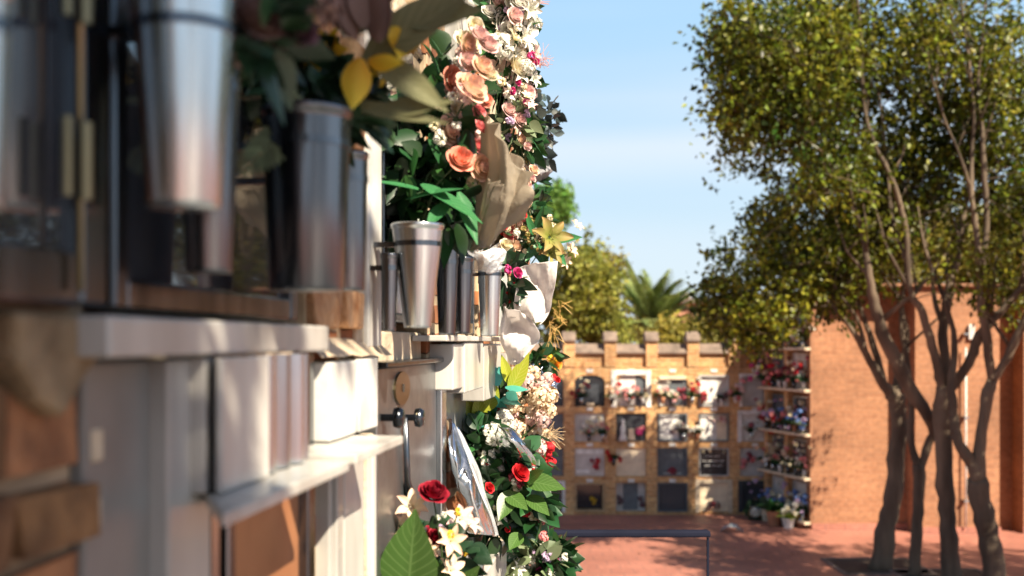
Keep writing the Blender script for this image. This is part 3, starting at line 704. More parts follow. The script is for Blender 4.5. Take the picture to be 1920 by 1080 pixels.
# 1 dried brown flowers
Z = 1.0
b = bouquet('blurred bunch of dried brown flowers above the large bright vase', (440, 150), Z, [('rose','brown',470,40,60),('carn','brown',530,15,55),('rose','brown',500,85,42),('carn','brown',450,95,35),('carn','brown',600,5,45),('carn','brown',420,0,50), ('rose','plum',560,60,40)])
foliage(b, [(480, 60, 70, 60)], 'dark', Z, .04, 60)
# 2 yellow lilies
Z = 1.28
b = bouquet('yellow calla lilies with broad dull green leaves spilling over the dark vase', (590, 230), Z, [('calla','yellow',752,98,42,0,Vector((.2,-.8,.4))),('lily','yellow',720,120,40,.02,Vector((.5,-.6,-.4))),('calla','yellow',560,95,60,.03,Vector((-.2,-.5,-.6))),('lily','yellow',620,90,50,.03,Vector((-.2,-.6,-.2)))])
m = MB()
for (x0, y0, x1, y1, wp) in ((676, 108, 660, 205, 27), (690, 112, 755, 118, 17)):
    a_, e_ = P(x0, y0, Z-.04), P(x1, y1, Z-.07); leaf(m, a_, e_-a_, Vector((.2, -1, 0)), (e_-a_).length, wp/FPX*Z, 0, 8, -.5, .7, 5)
m.build('calla_petal', PT['yellow'], b, smooth=True, closed=False)
m = MB()
for (x0, y0, x1, y1, wp) in ((680, 120, 900, -30, 45), (700, 215, 850, 190, 22), (700, 110, 840, 210, 30), (640, 60, 760, -40, 45), (760, 40, 905, 20, 40), (640, 195, 840, 232, 16)):
    a_, e_ = P(x0, y0, Z), P(x1, y1, Z-.03); leaf(m, a_, e_-a_, Vector((.1, -1, .4)), (e_-a_).length, wp/FPX*Z, 0, 8, .35, .8, 5)
m.build('broad_leaves', M['olive_leaf'], b, smooth=True, closed=False)
foliage(b, [(560, 150, 80, 60), (640, 190, 70, 50), (520, 120, 60, 70)], 'dark', Z+.05, .042, 330)
m = MB(); frond(m, P(520, 150, Z-.1), P(560, 250, Z-.12), n=11, wd=.30); frond(m, P(570, 215, Z-.1), P(455, 310, Z-.14), n=13, wd=.26); m.build('fern', LEAVES['pale'], b, smooth=True, closed=False)
m = MB()
for k in range(7):
    a_ = P(640+k*14, 70+random.uniform(-20, 10), Z-.06); e_ = P(600+k*22, -60+random.uniform(-10, 10), Z-.06); leaf(m, a_, e_-a_, rv(), (e_-a_).length, .014, 0, 6)
m.build('dry_leaves', PT['brown'], b, smooth=True, closed=False)
# 3 coral and peach roses
Z = 2.0
b = bouquet('coral and peach roses in a bouquet with a beige satin wrap', (783, 430), Z, [('rose','coral',846,150,29),('rose','pinkcream',880,170,38,-.05),('rose','coral',910,190,17),('rose','cream',873,85,33),('rose','pinkcream',902,128,26),('rose','pinkcream',837,247,30),('rose','coral',862,302,31,-.05),('rose','pinkcream',897,315,30,-.03),('rose','pink',897,275,20,.03),('lily','cream',890,215,22),('small','cream',845,275,13),('small','white',825,262,12),('small','cream',870,225,12),('rose','cream',858,205,18,.03),('small','white',862,115,12),('small','cream',890,345,14),('small','blush',905,255,13),('rose','cream',890,50,20,.04), ('rose','magenta',775,262,14,.08), ('rose','magenta',778,325,12,.08)])
foliage(b, [(800, 260, 70, 60), (850, 200, 50, 110), (790, 330, 70, 50), (830, 400, 60, 40)], 'green', Z+.05, .055, 240)
foliage(b, [(780, 280, 60, 60), (800, 390, 80, 45)], 'dark', Z+.08, .06, 200, 'dark_foliage')
m = MB()
for (x0, y0, x1, y1, wp) in ((800, 360, 690, 335, 12), (795, 350, 905, 415, 18), (760, 375, 870, 350, 16), (840, 380, 800, 425, 15), (860, 360, 895, 455, 15), (790, 345, 850, 385, 16)):
    a_, e_ = P(x0, y0, Z-.05), P(x1, y1, Z-.1); leaf(m, a_, e_-a_, Vector((.1, -.5, 1)), (e_-a_).length, wp/FPX*Z, .03, 8, .3, .8, 5)
m.build('ivy_leaves', M['fern_leaf'], b, smooth=True, closed=False)
sheet([[(898,222,2.0),(922,226,1.93),(950,262,1.9),(985,318,1.94)],[(900,290,2.0),(925,300,1.95),(955,330,1.92),(980,360,1.95)],[(893,370,2.0),(915,380,1.97),(940,392,1.94),(962,402,1.96)],[(890,440,2.0),(903,446,1.98),(915,450,1.97),(928,452,1.98)]], M['beige_wrap'], 'satin_wrap', b, .004, pleat=(2.3, .010, 1))
sheet([[(960,285,1.99),(985,310,1.94),(1003,352,1.92),(992,408,1.96)],[(940,330,1.98),(962,350,1.95),(975,378,1.93),(966,418,1.97)],[(918,395,1.99),(930,405,1.97),(940,418,1.96),(938,436,1.98)],[(898,446,2.0),(908,450,1.99),(918,455,1.98),(925,458,1.99)]], M['beige_wrap'], 'satin_wrap', b, .004, pleat=(2.1, .009, 1))
sheet([[(915,335,1.90),(935,345,1.88),(950,372,1.88)],[(905,385,1.92),(920,392,1.90),(935,405,1.90)],[(893,440,1.96),(903,450,1.95),(915,458,1.96)],[(885,462,1.97),(893,468,1.95),(905,466,1.97)]], M['beige_wrap'], 'satin_wrap', b, .003, pleat=(2.6, .009, 0))
fill(b, Z, [(('small',), ('white','cream','blush'), 850, 240, 45, 110, 26, 6, 10), (('rose','carn'), ('pinkcream','cream','blush'), 885, 120, 35, 70, 9, 16, 24), (('rose',), ('coral','pink'), 895, 260, 25, 50, 3, 13, 17)])
# 4 white and blush
Z = 2.9
b = bouquet('tall bouquet of white and blush roses and lilies at the top centre', (905, 470), Z, [('rose','white',968,8,34),('rose','white',943,52,27),('carn','white',980,25,28),('lily','white',985,70,30),('rose','white',972,112,22),('lily','blush',935,130,30),('lily','white',960,165,32),('rose','blush',985,175,20),('lily','blush',1000,105,24,.0,Vector((.9,-.3,0))),('carn','white',920,80,18),('lily','white',940,95,22),('rose','blush',952,208,18),('lily','blush',968,235,22),('rose','cream',990,275,15),('rose','peach',975,262,14),('small','magenta',965,145,8),('small','magenta',935,150,8),('rose','blush',930,5,20),('carn','white',1000,45,18),('small','white',955,185,12),('lily','cream',985,300,18),('rose','peach',1000,320,12), ('carn','white',990,-5,26), ('rose','white',955,-20,26), ('lily','white',1000,150,18), ('rose','white',915,25,18),('lily','white',975,140,22),('lily','white',930,100,22),('rose','white',957,85,18),('small','white',995,85,14),('carn','white',990,125,15)])
foliage(b, [(950, 60, 50, 70), (960, 150, 45, 60), (975, 250, 35, 50), (925, 40, 25, 50)], 'green', Z+.06, .05, 260)
foliage(b, [(965, 240, 30, 40)], 'pale', Z+.02, .04, 70, 'pale_foliage')
m = MB()
for k in range(16): p = P(1000, 120, Z); m.tube([p, p+Vector((random.uniform(.01, .04), 0, random.uniform(-.01, .02))), p+Vector((random.uniform(.02, .055), random.uniform(-.02, .02), random.uniform(-.02, .06)))], [.0009, .0006, .0004], 4)
m.build('feathery_twig', M['pink_feather'], b, closed=False); m = MB()
for k in range(9): p = P(1005, 5, Z); m.tube([p, p+Vector((random.uniform(.01, .04), 0, random.uniform(-.005, .02)))], [.0009, .0005], 4)
m.build('feathery_twig', M['pink_feather'], b, closed=False)
fill(b, Z, [(('rose','lily','carn'), ('white','white','cream','blush'), 965, 60, 36, 90, 22, 16, 26), (('lily','carn','rose'), ('white','blush','cream'), 970, 180, 28, 60, 16, 13, 20), (('small',), ('white','cream','lilac'), 965, 120, 40, 160, 34, 5, 9), (('small','rose'), ('wine','magenta'), 985, 120, 28, 110, 8, 5, 8), (('rose','lily'), ('cream','peach','blush'), 982, 320, 16, 50, 9, 8, 12)])
# 5 dark eucalyptus
Z = 3.7
b = bouquet('spray of dark round leaves and plum roses against the sky', (985, 480), Z, [('rose','plum',990,195,22),('rose','plum',1000,235,22),('rose','brown',1002,262,16),('rose','plum',985,225,18)])
foliage(b, [(1020, 215, 25, 35), (1030, 240, 16, 40), (1010, 290, 20, 35), (1000, 200, 12, 25)], 'blue', Z, .038, 130, wide=.42)
sheet([[(985,300,3.7),(1010,308,3.66),(1035,305,3.7)],[(990,318,3.66),(1012,322,3.6),(1038,320,3.68)],[(988,335,3.7),(1010,338,3.66),(1022,334,3.7)]], M['grey_ribbon'], 'ribbon', b, .012)
foliage(b, [(1000, 350, 18, 40)], 'green', Z+.05, .05, 40, 'lower_leaves')
# 6 pink, gold poinsettia
Z = 3.3
b = bouquet('gold poinsettia and pink roses with glossy fern leaves, jutting to the right', (960, 600), Z, [('lily','gold',1030,445,42,-.05,Vector((.4,-.9,.2))),('lily','peach',1003,452,26),('rose','pink',955,438,17),('rose','red',945,432,12),('rose','peach',965,462,15),('rose','pink',980,405,12),('carn','pinkcream',968,418,14),('lily','peach',1080,425,16),('lily','peach',1070,470,18),('lily','peach',1058,490,16),('small','cream',1000,420,10),('rose','cream',948,460,14),('lily','gold',1030,475,28), ('carn','peach',985,380,12), ('small','white',940,470,14), ('rose','peach',985,345,12), ('rose','blush',975,365,12)])
m = MB()
for (x0, y0, x1, y1, wp) in ((1030, 450, 1092, 445, 12), (1025, 458, 1062, 498, 13), (1012, 462, 1022, 505, 13), (1010, 455, 985, 490, 10), (1000, 440, 985, 395, 7), (1005, 430, 1020, 385, 7)):
    a_, e_ = P(x0, y0, Z), P(x1, y1, Z-.04); leaf(m, a_, e_-a_, Vector((.1, -1, .5)), (e_-a_).length, wp/FPX*Z, 0, 8, .3, .75, 5)
m.build('fern_leaves', M['fern_leaf'], b, smooth=True, closed=False)
foliage(b, [(985, 430, 30, 50), (960, 450, 25, 30), (1000, 390, 15, 30)], 'green', Z+.05, .05, 110)
m = MB()
for k in range(30):
    p = P(1042+random.uniform(-14, 14), 575+random.uniform(-15, 60), Z+.4); q = p+Vector((random.uniform(-.03, .05), random.uniform(-.03, .03), random.uniform(-.09, .02))); m.tube([p, (p+q)/2+rv()*.01, q], [.0006, .0010, .0007], 4)
m.build('gold_twigs', M['gold_wire'], b, closed=False)
fill(b, Z, [(('rose','carn'), ('pink','peach','cream','red'), 965, 430, 28, 45, 12, 8, 13), (('small',), ('white','cream','gold'), 1000, 430, 45, 45, 22, 4, 7), (('star',), ('gold','peach'), 1060, 450, 25, 35, 5, 7, 10)])
# 7 white tissue
Z = 2.95
b = bouquet('hanging white tissue paper around magenta and red blossoms', (950, 610), Z, [('rose','magenta',970,512,12),('lily','red',960,558,20),('lily','red',945,570,14),('small','magenta',952,505,8),('lily','red',968,540,12), ('small','white',935,480,10)])
sheet([[(978,500,2.97),(1005,492,2.92),(1045,490,2.95)],[(970,540,2.9),(1005,530,2.98),(1040,545,2.9)],[(965,585,2.95),(1000,575,2.9),(1030,585,2.97)],[(985,600,2.95),(1005,600,2.9),(1015,608,2.93)]], M['tissue'], 'tissue_sheet', b, .007, pleat=(1.6, .004, 0))
sheet([[(945,575,2.92),(965,580,2.86),(990,590,2.93)],[(938,610,2.9),(968,612,2.96),(1012,620,2.9)],[(942,650,2.94),(965,650,2.88),(1005,645,2.94)],[(958,680,2.92),(972,682,2.95),(985,668,2.92)]], M['tissue'], 'tissue_sheet', b, .007, pleat=(2.6, .006, -1))
sheet([[(938,560,3.0),(955,560,2.96),(985,560,3.0)],[(945,600,3.02),(962,605,2.97),(995,600,3.0)],[(940,640,3.0),(955,640,2.97),(975,640,3.0)]], M['tissue'], 'tissue_sheet', b, .004, pleat=(2.4, .010, -1))
foliage(b, [(950, 520, 18, 35)], 'dark', Z+.02, .05, 60)
# film on vase
r = thing('film_wrap', 'crumpled clear plastic film tied around the rim of a small vase', 'plastic film', P(918, 510, 2.9))
for q in range(3):
    sheet([[(882+8*q,462+4*q,2.62),(905,470,2.55+.03*q),(930,464,2.6),(952,470,2.64)],[(895,485,2.6),(910,488,2.54),(928,486,2.57),(945,490,2.62)],[(888+6*q,508,2.62),(908,505,2.56),(926,510,2.6),(940,505,2.63)]], M['cello'], 'film_sheet', r, .014)
# 8 hydrangea mass
Z = 3.2
hy = [(985,715,17),(1008,742,18),(965,735,16),(990,765,20),(1017,785,17),(975,800,20),(1002,815,18),(1030,742,17),(1025,712,14),(960,760,15),(945,722,14),(1000,700,14),(1010,838,16),(990,845,15),(1030,770,14),(965,825,14),(1000,785,17),(1023,815,12),(1000,862,14),(975,775,15), (1015, 725, 14), (985, 740, 16), (1015, 765, 15)]
b = bouquet('mass of cream and pale pink hydrangeas with teal leaves', (930, 900), Z, [('hyd','hyd' if k % 4 else 'blush', x, y, q, random.uniform(-.05, .03)) for k, (x, y, q) in enumerate(hy)]+[('carn','redwhite',945,785,19,-.08),('carn','red',942,773,17,-.04),('rose','red',1035,745,9),('rose','red',920,712,6),('rose','red',1045,712,7), ('carn','white',955,800,14,-.06)])
foliage(b, [(900, 750, 22, 45), (930, 740, 25, 40)], 'teal', Z-.05, .07, 26, 'teal_foliage', .34)
foliage(b, [(890, 760, 20, 45), (960, 780, 50, 60), (930, 760, 25, 40)], 'green', Z+.03, .07, 110)
m = MB()
for (x0, y0, x1, y1, wp) in ((955, 735, 992, 660, 15), (955, 720, 940, 665, 10), (900, 800, 895, 735, 15), (915, 770, 930, 715, 14), (895, 790, 870, 745, 13)):
    a_, e_ = P(x0, y0, Z-.08), P(x1, y1, Z-.1); leaf(m, a_, e_-a_, Vector((.3, -1, .1)), (e_-a_).length, wp/FPX*Z, 0, 8, .3, .8, 5)
m.build('long_leaves', M['lime_leaf'], b, smooth=True, closed=False)
m = MB()
for k in range(34):
    p = P(1026, 812, Z); q = p+Vector((random.uniform(.01, .055), random.uniform(-.03, .03), random.uniform(-.045, .035))); m.tube([p, (p+q)/2+rv()*.004, q], [.0004, .0004, .0007], 4)
m.build('dry_grass', PT['hyd'], b, closed=False)
fill(b, Z, [(('small',), ('white','redwhite','red'), 920, 745, 35, 45, 18, 5, 8), (('carn','small'), ('hyd','blush','white'), 960, 790, 30, 30, 9, 9, 13)])
# 9 blue ribbon bunch
Z = 3.9
b = bouquet('small bunch with blue foil ribbons and an orange bloom above the hydrangeas', (1010, 760), Z, [('rose','orange',1043,682,12),('small','yellow',1035,675,9),('small','red',1040,710,7), ('small','cream',1000,700,9)])
foliage(b, [(1020, 675, 22, 20), (1000, 690, 15, 25)], 'green', Z, .06, 60)
for q in range(4):
    x, y = 1000+q*11, 695+q*10
    sheet([[(x-12,y-10,3.88),(x,y-14,3.84),(x+14,y-6,3.88)],[(x-10,y+4,3.86),(x+2,y,3.82),(x+16,y+10,3.86)],[(x-4,y+16,3.88),(x+6,y+14,3.85),(x+22,y+22,3.88)]], M['blue_foil'], 'foil_ribbon', b, .015)
# 10 red rose with leaves
Z = 3.0
b = bouquet('red roses among broad dark green leaves with silver foil', (930, 1000), Z, [('rose','red',975,887,19,-.08),('rose','red',917,915,11,-.1),('small','white',930,855,14),('lily','white',945,850,24),('carn','white',925,815,22),('carn','white',950,825,18),('small','pink',1015,975,9),('small','red',985,960,9),('small','cream',1000,965,10),('small','white',940,975,10),('rose','red',912,865,9),('small','cream',900,845,8),('small','white',955,900,8), ('small','pink',1020,1005,9), ('star','white',905,880,12), ('lily','white',915,850,16)])
foliage(b, [(960, 910, 55, 50), (930, 960, 40, 50), (1000, 930, 40, 50), (900, 850, 25, 60), (960, 860, 40, 30)], 'green', Z+.02, .055, 300, 'broad_foliage', .34)
foliage(b, [(900, 850, 30, 60), (940, 950, 40, 60)], 'dark', Z+.08, .055, 260, 'dark_foliage', .32)
m = MB()
for (x0, y0, x1, y1, wp) in ((985, 900, 1060, 915, 20), (960, 920, 935, 975, 18), (990, 930, 1030, 965, 16), (975, 1000, 955, 1030, 14), (985, 905, 1020, 880, 14), (950, 925, 990, 955, 16)):
    a_, e_ = P(x0, y0, Z-.05), P(x1, y1, Z-.1); leaf(m, a_, e_-a_, Vector((.1, -.8, .6)), (e_-a_).length, wp/FPX*Z, .03, 8, .2, .75, 5)
m.build('rose_leaves', M['big_leaf'], b, smooth=True, closed=False)
sheet([[(925,800,2.98),(950,800,2.92),(975,815,2.95)],[(935,820,2.94),(965,822,2.86),(992,840,2.93)],[(945,850,2.96),(975,850,2.9),(1003,875,2.95)],[(955,870,3.0),(975,872,2.95),(990,880,3.0)]], M['foil'], 'foil_sheet', b, .012)
fill(b, Z, [(('small','star'), ('white','cream'), 950, 900, 60, 90, 34, 4, 8), (('small','rose'), ('red','wine','pink'), 960, 930, 60, 70, 13, 5, 8), (('star','carn'), ('white',), 935, 850, 35, 35, 8, 9, 14)])
# 11 cellophane cone
r = thing('foil_cone', 'tall shiny cellophane cone leaning on the wall beside the steel door', 'flower wrap', P(925, 1010, 2.5))
sheet([[(834,778,2.55),(842,782,2.5),(850,790,2.48),(862,800,2.52)],[(834,840,2.52),(850,845,2.42),(868,850,2.46),(885,855,2.5)],[(834,900,2.5),(856,905,2.44),(880,905,2.42),(900,905,2.48)],[(838,950,2.5),(868,955,2.46),(895,955,2.42),(916,955,2.47)],[(875,995,2.5),(895,1000,2.45),(915,1003,2.46),(930,1005,2.5)]], M['foil'], 'foil_sheet', r, .010)
sheet([[(850,800,2.5),(856,800,2.47),(864,806,2.5)],[(872,850,2.44),(880,856,2.42),(888,860,2.46)],[(893,910,2.43),(900,915,2.4),(908,918,2.45)],[(912,960,2.43),(920,965,2.4),(926,968,2.45)],[(925,1000,2.45),(930,1002,2.44),(933,1004,2.46)]], M['cello'], 'film_sheet', r, .006)
# 12 crimson roses and peach lilies, big leaf
Z = 2.0
b = bouquet('crimson roses and peach lilies with one large veined leaf, bottom centre', (820, 1180), Z, [('rose','crimson',812,928,32,-.04,Vector((.2,-.5,.9))),('lily','peach',775,952,36,-.02,Vector((-.1,-.8,.6))),('lily','pinkcream',748,985,30),('lily','blush',862,975,31,-.03,Vector((.2,-.7,.7))),('lily','pinkcream',845,1015,34,-.06,Vector((.2,-.9,.3))),('rose','crimson',816,1010,22,0),('lily','peach',845,1070,32,-.03),('rose','crimson',806,1003,18,.03),('lily','blush',880,985,25), ('rose','peach',770,960,20,.02), ('small','yellow',858,960,7,-.06), ('small','yellow',845,1002,7,-.1)])
m = MB()
x0, y0, x1, y1, wp, dz = 765, 1110, 779, 955, 52, -.12
a_, e_ = P(x0, y0, Z+dz), P(x1, y1, Z+dz-.03); leaf(m, a_, e_-a_, Vector((-.15, -1, .2)), (e_-a_).length, wp/FPX*Z, 0, 12, .22, .62, 9)
m.build('large_leaf', M['big_leaf'], b, smooth=True, closed=False); m = MB()
for (x0, y0, x1, y1, wp, dz) in ((850, 1120, 900, 1060, 20, 0), (730, 1120, 722, 1050, 20, 0), (800, 1050, 850, 1120, 18, 0)):
    a_, e_ = P(x0, y0, Z+dz), P(x1, y1, Z+dz-.03); leaf(m, a_, e_-a_, Vector((-.15, -1, .2)), (e_-a_).length, wp/FPX*Z, 0, 12, .22, .62, 9)
m.build('lower_foliage', M['big_leaf'], b, smooth=True, closed=False)
foliage(b, [(820, 1030, 60, 50), (740, 1050, 30, 40)], 'dark', Z+.06, .06, 90)
fill(b, Z, [(('small',), ('white','lilac','yellow'), 840, 1010, 50, 50, 12, 4, 7), (('lily',), ('pinkcream','blush'), 800, 1050, 60, 30, 5, 16, 24)])
# 13 bottom white and purple
Z = 3.5
b = bouquet('white star flowers with lilac and magenta blooms at the bottom beside the rail', (980, 1180), Z, [('star','white',985,1050,26),('star','white',1003,1030,20),('star','white',972,1065,18),('rose','magenta',1050,1058,12),('carn','lilac',1025,1020,14),('small','lilac',1010,1012,12),('small','white',1058,1045,8),('rose','magenta',1010,1072,9),('star','white',1035,1075,16), ('carn','lilac',1040,1040,10), ('star','white',960,1040,16)])
foliage(b, [(1000, 1050, 45, 35), (1030, 1040, 30, 30)], 'green', Z+.03, .075, 110, wide=.35)
foliage(b, [(1005, 1050, 45, 30)], 'pale', Z, .08, 45, 'pale_foliage', .25)
fill(b, Z, [(('small','star'), ('white','lilac'), 1010, 1045, 50, 35, 24, 4, 9)])
# 14 berries
Z = 3.6
b = bouquet('cluster of red berries in front of the shaded niches', (1000, 930), Z, [('berry','red',1010+random.uniform(0, 36),835+random.uniform(-6, 44),6+random.uniform(0, 2)) for k in range(22)])
foliage(b, [(1020, 860, 20, 25)], 'dark', Z+.02, .03, 25)
# extra steel/marble lumps near the bottom
tag(MB().box(W, S(905, .07), S(950, .07), -.01, .07, ZZ(930, 1110, .07), ZZ(930, 1045, .07)).build('marble_block', M['marble'], bev=.003), 'pale marble block at the bottom below the silver cone', 'marble block', 'marble blocks at eye level')

# ---------------------------------------------------------------- guard rail
r = thing('guard_rail', 'dark blue-grey guard rail with one thin post at the terrace edge', 'railing', (.35, 3.85, 1.45))
e0, e1 = P(960, 1000, 3.85), P(1331, 998, 3.85)
zt = EYE-.64
MB().box(FW, e0.x, e1.x, 3.83, 3.875, zt-.021, zt).build('handrail', M['rail'], r, bev=.006)
MB().box(FW, e1.x-.011, e1.x-.003, 3.845, 3.853, 1.45, zt-.025).build('post', M['rail'], r, bev=.001)
MB().box(FW, e0.x+.02, e0.x+.03, 3.845, 3.855, 1.45, zt-.025).build('post', M['rail'], r, bev=.001)

# ---------------------------------------------------------------- back wall
def U(px): return (px-930)/108.33
def H(py): return 3-(py-640)/108.33
back = thing('niche_wall', 'ochre brick burial wall with stepped coping across the far side of the plaza', 'wall', (0, ZB, 0))
PIT = .716; PK = list(range(-7, 6)); pc = lambda k: 1.265+PIT*k
RZ = [(H(960), H(905)), (H(893), H(840)), (H(828), H(775)), (H(762), H(703))]
MB().box(FB, pc(-7)-.2, 4.9, -.9, -.30, 0, 2.62).build('wall_core', M['brick_ochre'], back)
for k in PK:
    x = pc(k)
    MB().box(FB, x-.095, x+.095, -.30, 0, 0, 2.56).build('brick_pier', M['brick_ochre'], back)
    MB().box(FB, x-.10, x+.10, -.30, .02, 2.563, 3.0).build('merlon', M['brick_ochre'], back)
    m = MB(); F2 = lambda u, v, z: Vector((v, ZB-u, z))
    m.prism(F2, [(-.34, 3.0), (.06, 3.0), (.06, 3.03), (-.06, 3.17), (-.22, 3.17), (-.34, 3.03)], x-.115, x+.115)
    m.build('merlon_cap', M['coping'], back)
for k in PK[:-1]:
    a, b_ = pc(k)+.095, pc(k+1)-.095
    zs = [0]+[z for rz in RZ for z in rz]
    MB().box(FB, a, b_, -.30, -.006, 0, RZ[0][0]).build('sill_course', M['brick_ochre'], back)
    for i in range(3): MB().box(FB, a, b_, -.30, -.006, RZ[i][1], RZ[i+1][0]).build('brick_course', M['brick_ochre'], back)
    # arched head above the top row
    c = (a+b_)/2; zt_ = RZ[3][1]-.10; poly = [(a, zt_)]
    for q in range(1, 10):
        u = a+(b_-a)*q/10; poly.append((u, zt_+.10*math.sqrt(max(0, 1-((u-c)/((b_-a)/2))**2))))
    poly += [(b_, zt_), (b_, 2.555), (a, 2.555)]
    MB().prism(FB, poly, -.30, -.004).build('arched_head', M['brick_ochre'], back)
    MB().box(FB, a-.005+.005, b_, -.33, -.05, 2.557, 2.79).build('parapet', M['brick_ochre'], back)
    m = MB(); m.prism(F2, [(-.33, 2.79), (.015, 2.79), (.015, 2.81), (-.14, 2.96), (-.30, 2.96)], a+.006, b_-.006); m.build('coping', M['coping'], back)
    for z in (H(767), H(834), H(901), H(695)):
        MB().box(FB, c-.055, c+.055, -.004, .012, z-.028, z+.028).build('number_plate', M['paint_white'], back)
# plaques
def bplaque(col, row, mk, label, inset=.05, fr=None, frm='marble', frame_out=0, arched=False, extra=None):
    k = col-1; a, b_ = pc(k)+.10, pc(k+1)-.10; z0, z1 = RZ[4-row]
    r = thing('niche_plaque', label, 'plaque', FB((a+b_)/2, -inset, z0+.002), 'niche plaques of the far wall')
    zt_ = z1-.004 if row > 1 else z1-.008
    MB().box(FB, a, b_, -inset-.03, -inset, z0+.002, zt_).build('slab', M[mk], r)
    if fr:
        m = MB(); o_ = frame_out
        A, B_, Z0, Z1 = a-o_, b_+o_, z0+.003-(o_*.2), z1+o_
        m.box(FB, A, A+fr, -inset+.001 if not o_ else .003, .018, Z0, Z1); m.box(FB, B_-fr, B_, -inset+.001 if not o_ else .003, .018, Z0, Z1)
        m.box(FB, A+fr, B_-fr, .003, .017, Z1-fr, Z1)
        if not o_: m.box(FB, A+fr, B_-fr, -inset+.001, .017, Z0, Z0+fr)
        m.build('frame', M[frm], r)
    if extra: extra(r, a, b_, z0, z1, -inset)
    return r
def panel(mk, fa, fb, fz0, fz1, th=.012):
    def f(r, a, b_, z0, z1, n):
        MB().box(FB, a+(b_-a)*fa, a+(b_-a)*fb, n, n+th, z0+(z1-z0)*fz0, z0+(z1-z0)*fz1).build('panel', M[mk], r, bev=.002)
    return f
def lines(r, a, b_, z0, z1, n):
    m = MB(); c = (a+b_)/2
    for i, wds in enumerate(((.11, .10), (.10, .16, .08), (.12, .07, .09))):
        tot = sum(wds)+.02*(len(wds)-1); u = c-tot/2; z = z0+(z1-z0)*(.68-.17*i)
        for q in wds:
            x = u
            while x < u+q-.012: m.box(FB, x, x+.009, n, n+.003, z, z+.022); x += .015
            u += q+.02
    m.build('inscription', M['paint_white'], r)
def statue(r, a, b_, z0, z1, n):
    m = MB(); c = FB(a+.12, n+.05, z0+.01); m.lathe(c, [(0, 0), (.07, 0), (.075, .03), (.045, .12), (.05, .22), (.035, .27), (.018, .29), (.03, .32), (.028, .36), (.0, .385)], 16); m.build('statuette', M['paint_white'], r, smooth=True)
def both(*fs):
    def f(*a):
        for q in fs: q(*a)
    return f
def blobs(cols, fa, fb, fz0, fz1, n_=9, rad=.035):
    def f(r, a, b_, z0, z1, n):
        for q in range(n_):
            flower('small', random.choice(cols), FB(a+(b_-a)*random.uniform(fa, fb), n+.03, z0+(z1-z0)*random.uniform(fz0, fz1)), rad*random.uniform(.8, 1.3), Vector((0, -1, .3))+rv()*.4, r)
    return f
bplaque(1, 1, 'granite_black', 'black arched granite plaque, top row, left of the white framed niche', extra=both(panel('granite_dark', .2, .8, .1, .7), panel('marble_warm', .40, .66, .04, .13)))
bplaque(2, 1, 'marble', 'white framed niche with grey stone, top row of the far wall', fr=.085, frame_out=.085, frm='paint_white', extra=both(panel('paint_white', .12, .66, .05, .82), panel('slate', .66, .99, .02, .98)))
bplaque(3, 1, 'marble', 'grey plaque under a cream arch, top row, flowers on both sides', extra=both(panel('marble_warm', .05, .95, .86, .98, .08), panel('slate', .4, .98, .02, .85)))
bplaque(4, 1, 'marble', 'white plaque with grey marble corner, top row, fourth column', fr=.03, frm='marble_grey', extra=panel('paint_white', .06, .62, .08, .86))
bplaque(5, 1, 'marble_grey', 'pale grey plaque in white surround at the top right beside the corner', fr=.05, frm='paint_white', frame_out=.02, inset=.06)
bplaque(1, 2, 'marble', 'grey plaque with flower vases, second row under the black arch', extra=blobs(('cream', 'pink', 'white'), .1, .9, .3, .9, 12))
bplaque(2, 2, 'granite_dark', 'dark plaque with a small white statuette, second row', extra=both(statue, blobs(('pink', 'magenta'), .72, .9, .3, .5, 5), panel('marble_warm', .42, .62, .05, .45)))
bplaque(3, 2, 'slate', 'white marble plaque with dark frame and black flower sprig, second row', fr=.03, frm='slate', extra=both(panel('paint_white', .08, .72, .06, .94), blobs(('plum', 'plum', 'white'), .5, .9, .35, .75, 9)))
bplaque(4, 2, 'marble_warm', 'cream marble plaque with pink blossoms along its top, second row', fr=.02, frm='slate', extra=both(panel('paint_white', .05, .6, .04, .96, .006), blobs(('pink', 'blush', 'white'), .35, .9, .7, .95, 10, .028)))
bplaque(5, 2, 'paint_white', 'white marble plaque with a green garland, second row at right end', fr=.07, frm='paint_white', frame_out=.05)
bplaque(1, 3, 'marble_grey', 'grey plaque with white panel and red blooms, third row', extra=both(panel('paint_white', .02, .98, .78, .96), panel('paint_white', .05, .5, .08, .22), blobs(('red', 'wine'), .55, .8, .3, .6, 5)))
bplaque(2, 3, 'marble_warm', 'plain cream stone plaque, third row, half in sun', inset=.05)
bplaque(3, 3, 'slate', 'grey slate plaque with a small dark bowl, third row', fr=.02, frm='slate', extra=both(blobs(('wine',), .35, .6, .1, .3, 4), panel('marble_grey', .2, .8, .06, .12)))
bplaque(4, 3, 'granite_black', 'black granite plaque with white inscription, third row', fr=.018, frm='marble_grey', extra=both(lines, blobs(('orange', 'cream'), .1, .85, .85, .97, 5, .02)), inset=.05)
bplaque(5, 3, 'marble_grey', 'blue-grey plaque with a dark red flower cluster, third row at right', extra=blobs(('wine', 'pink', 'plum'), .05, .5, .3, .9, 10))
bplaque(1, 4, 'granite_black', 'dark bottom row niche with a yellow flower inside', inset=.2, fr=.03, frm='wood', extra=blobs(('yellow',), .6, .75, .25, .5, 4, .03))
bplaque(2, 4, 'marble_grey', 'grey-blue bottom row plaque with two small urns', inset=.12, extra=both(panel('slate', .25, .75, .05, .95), blobs(('plum',), .0, .2, .2, .5, 3), blobs(('plum',), .8, 1, .2, .5, 3)))
bplaque(3, 4, 'granite_dark', 'dark slate bottom row plaque in a thin grey frame', fr=.02, frm='slate', inset=.04)
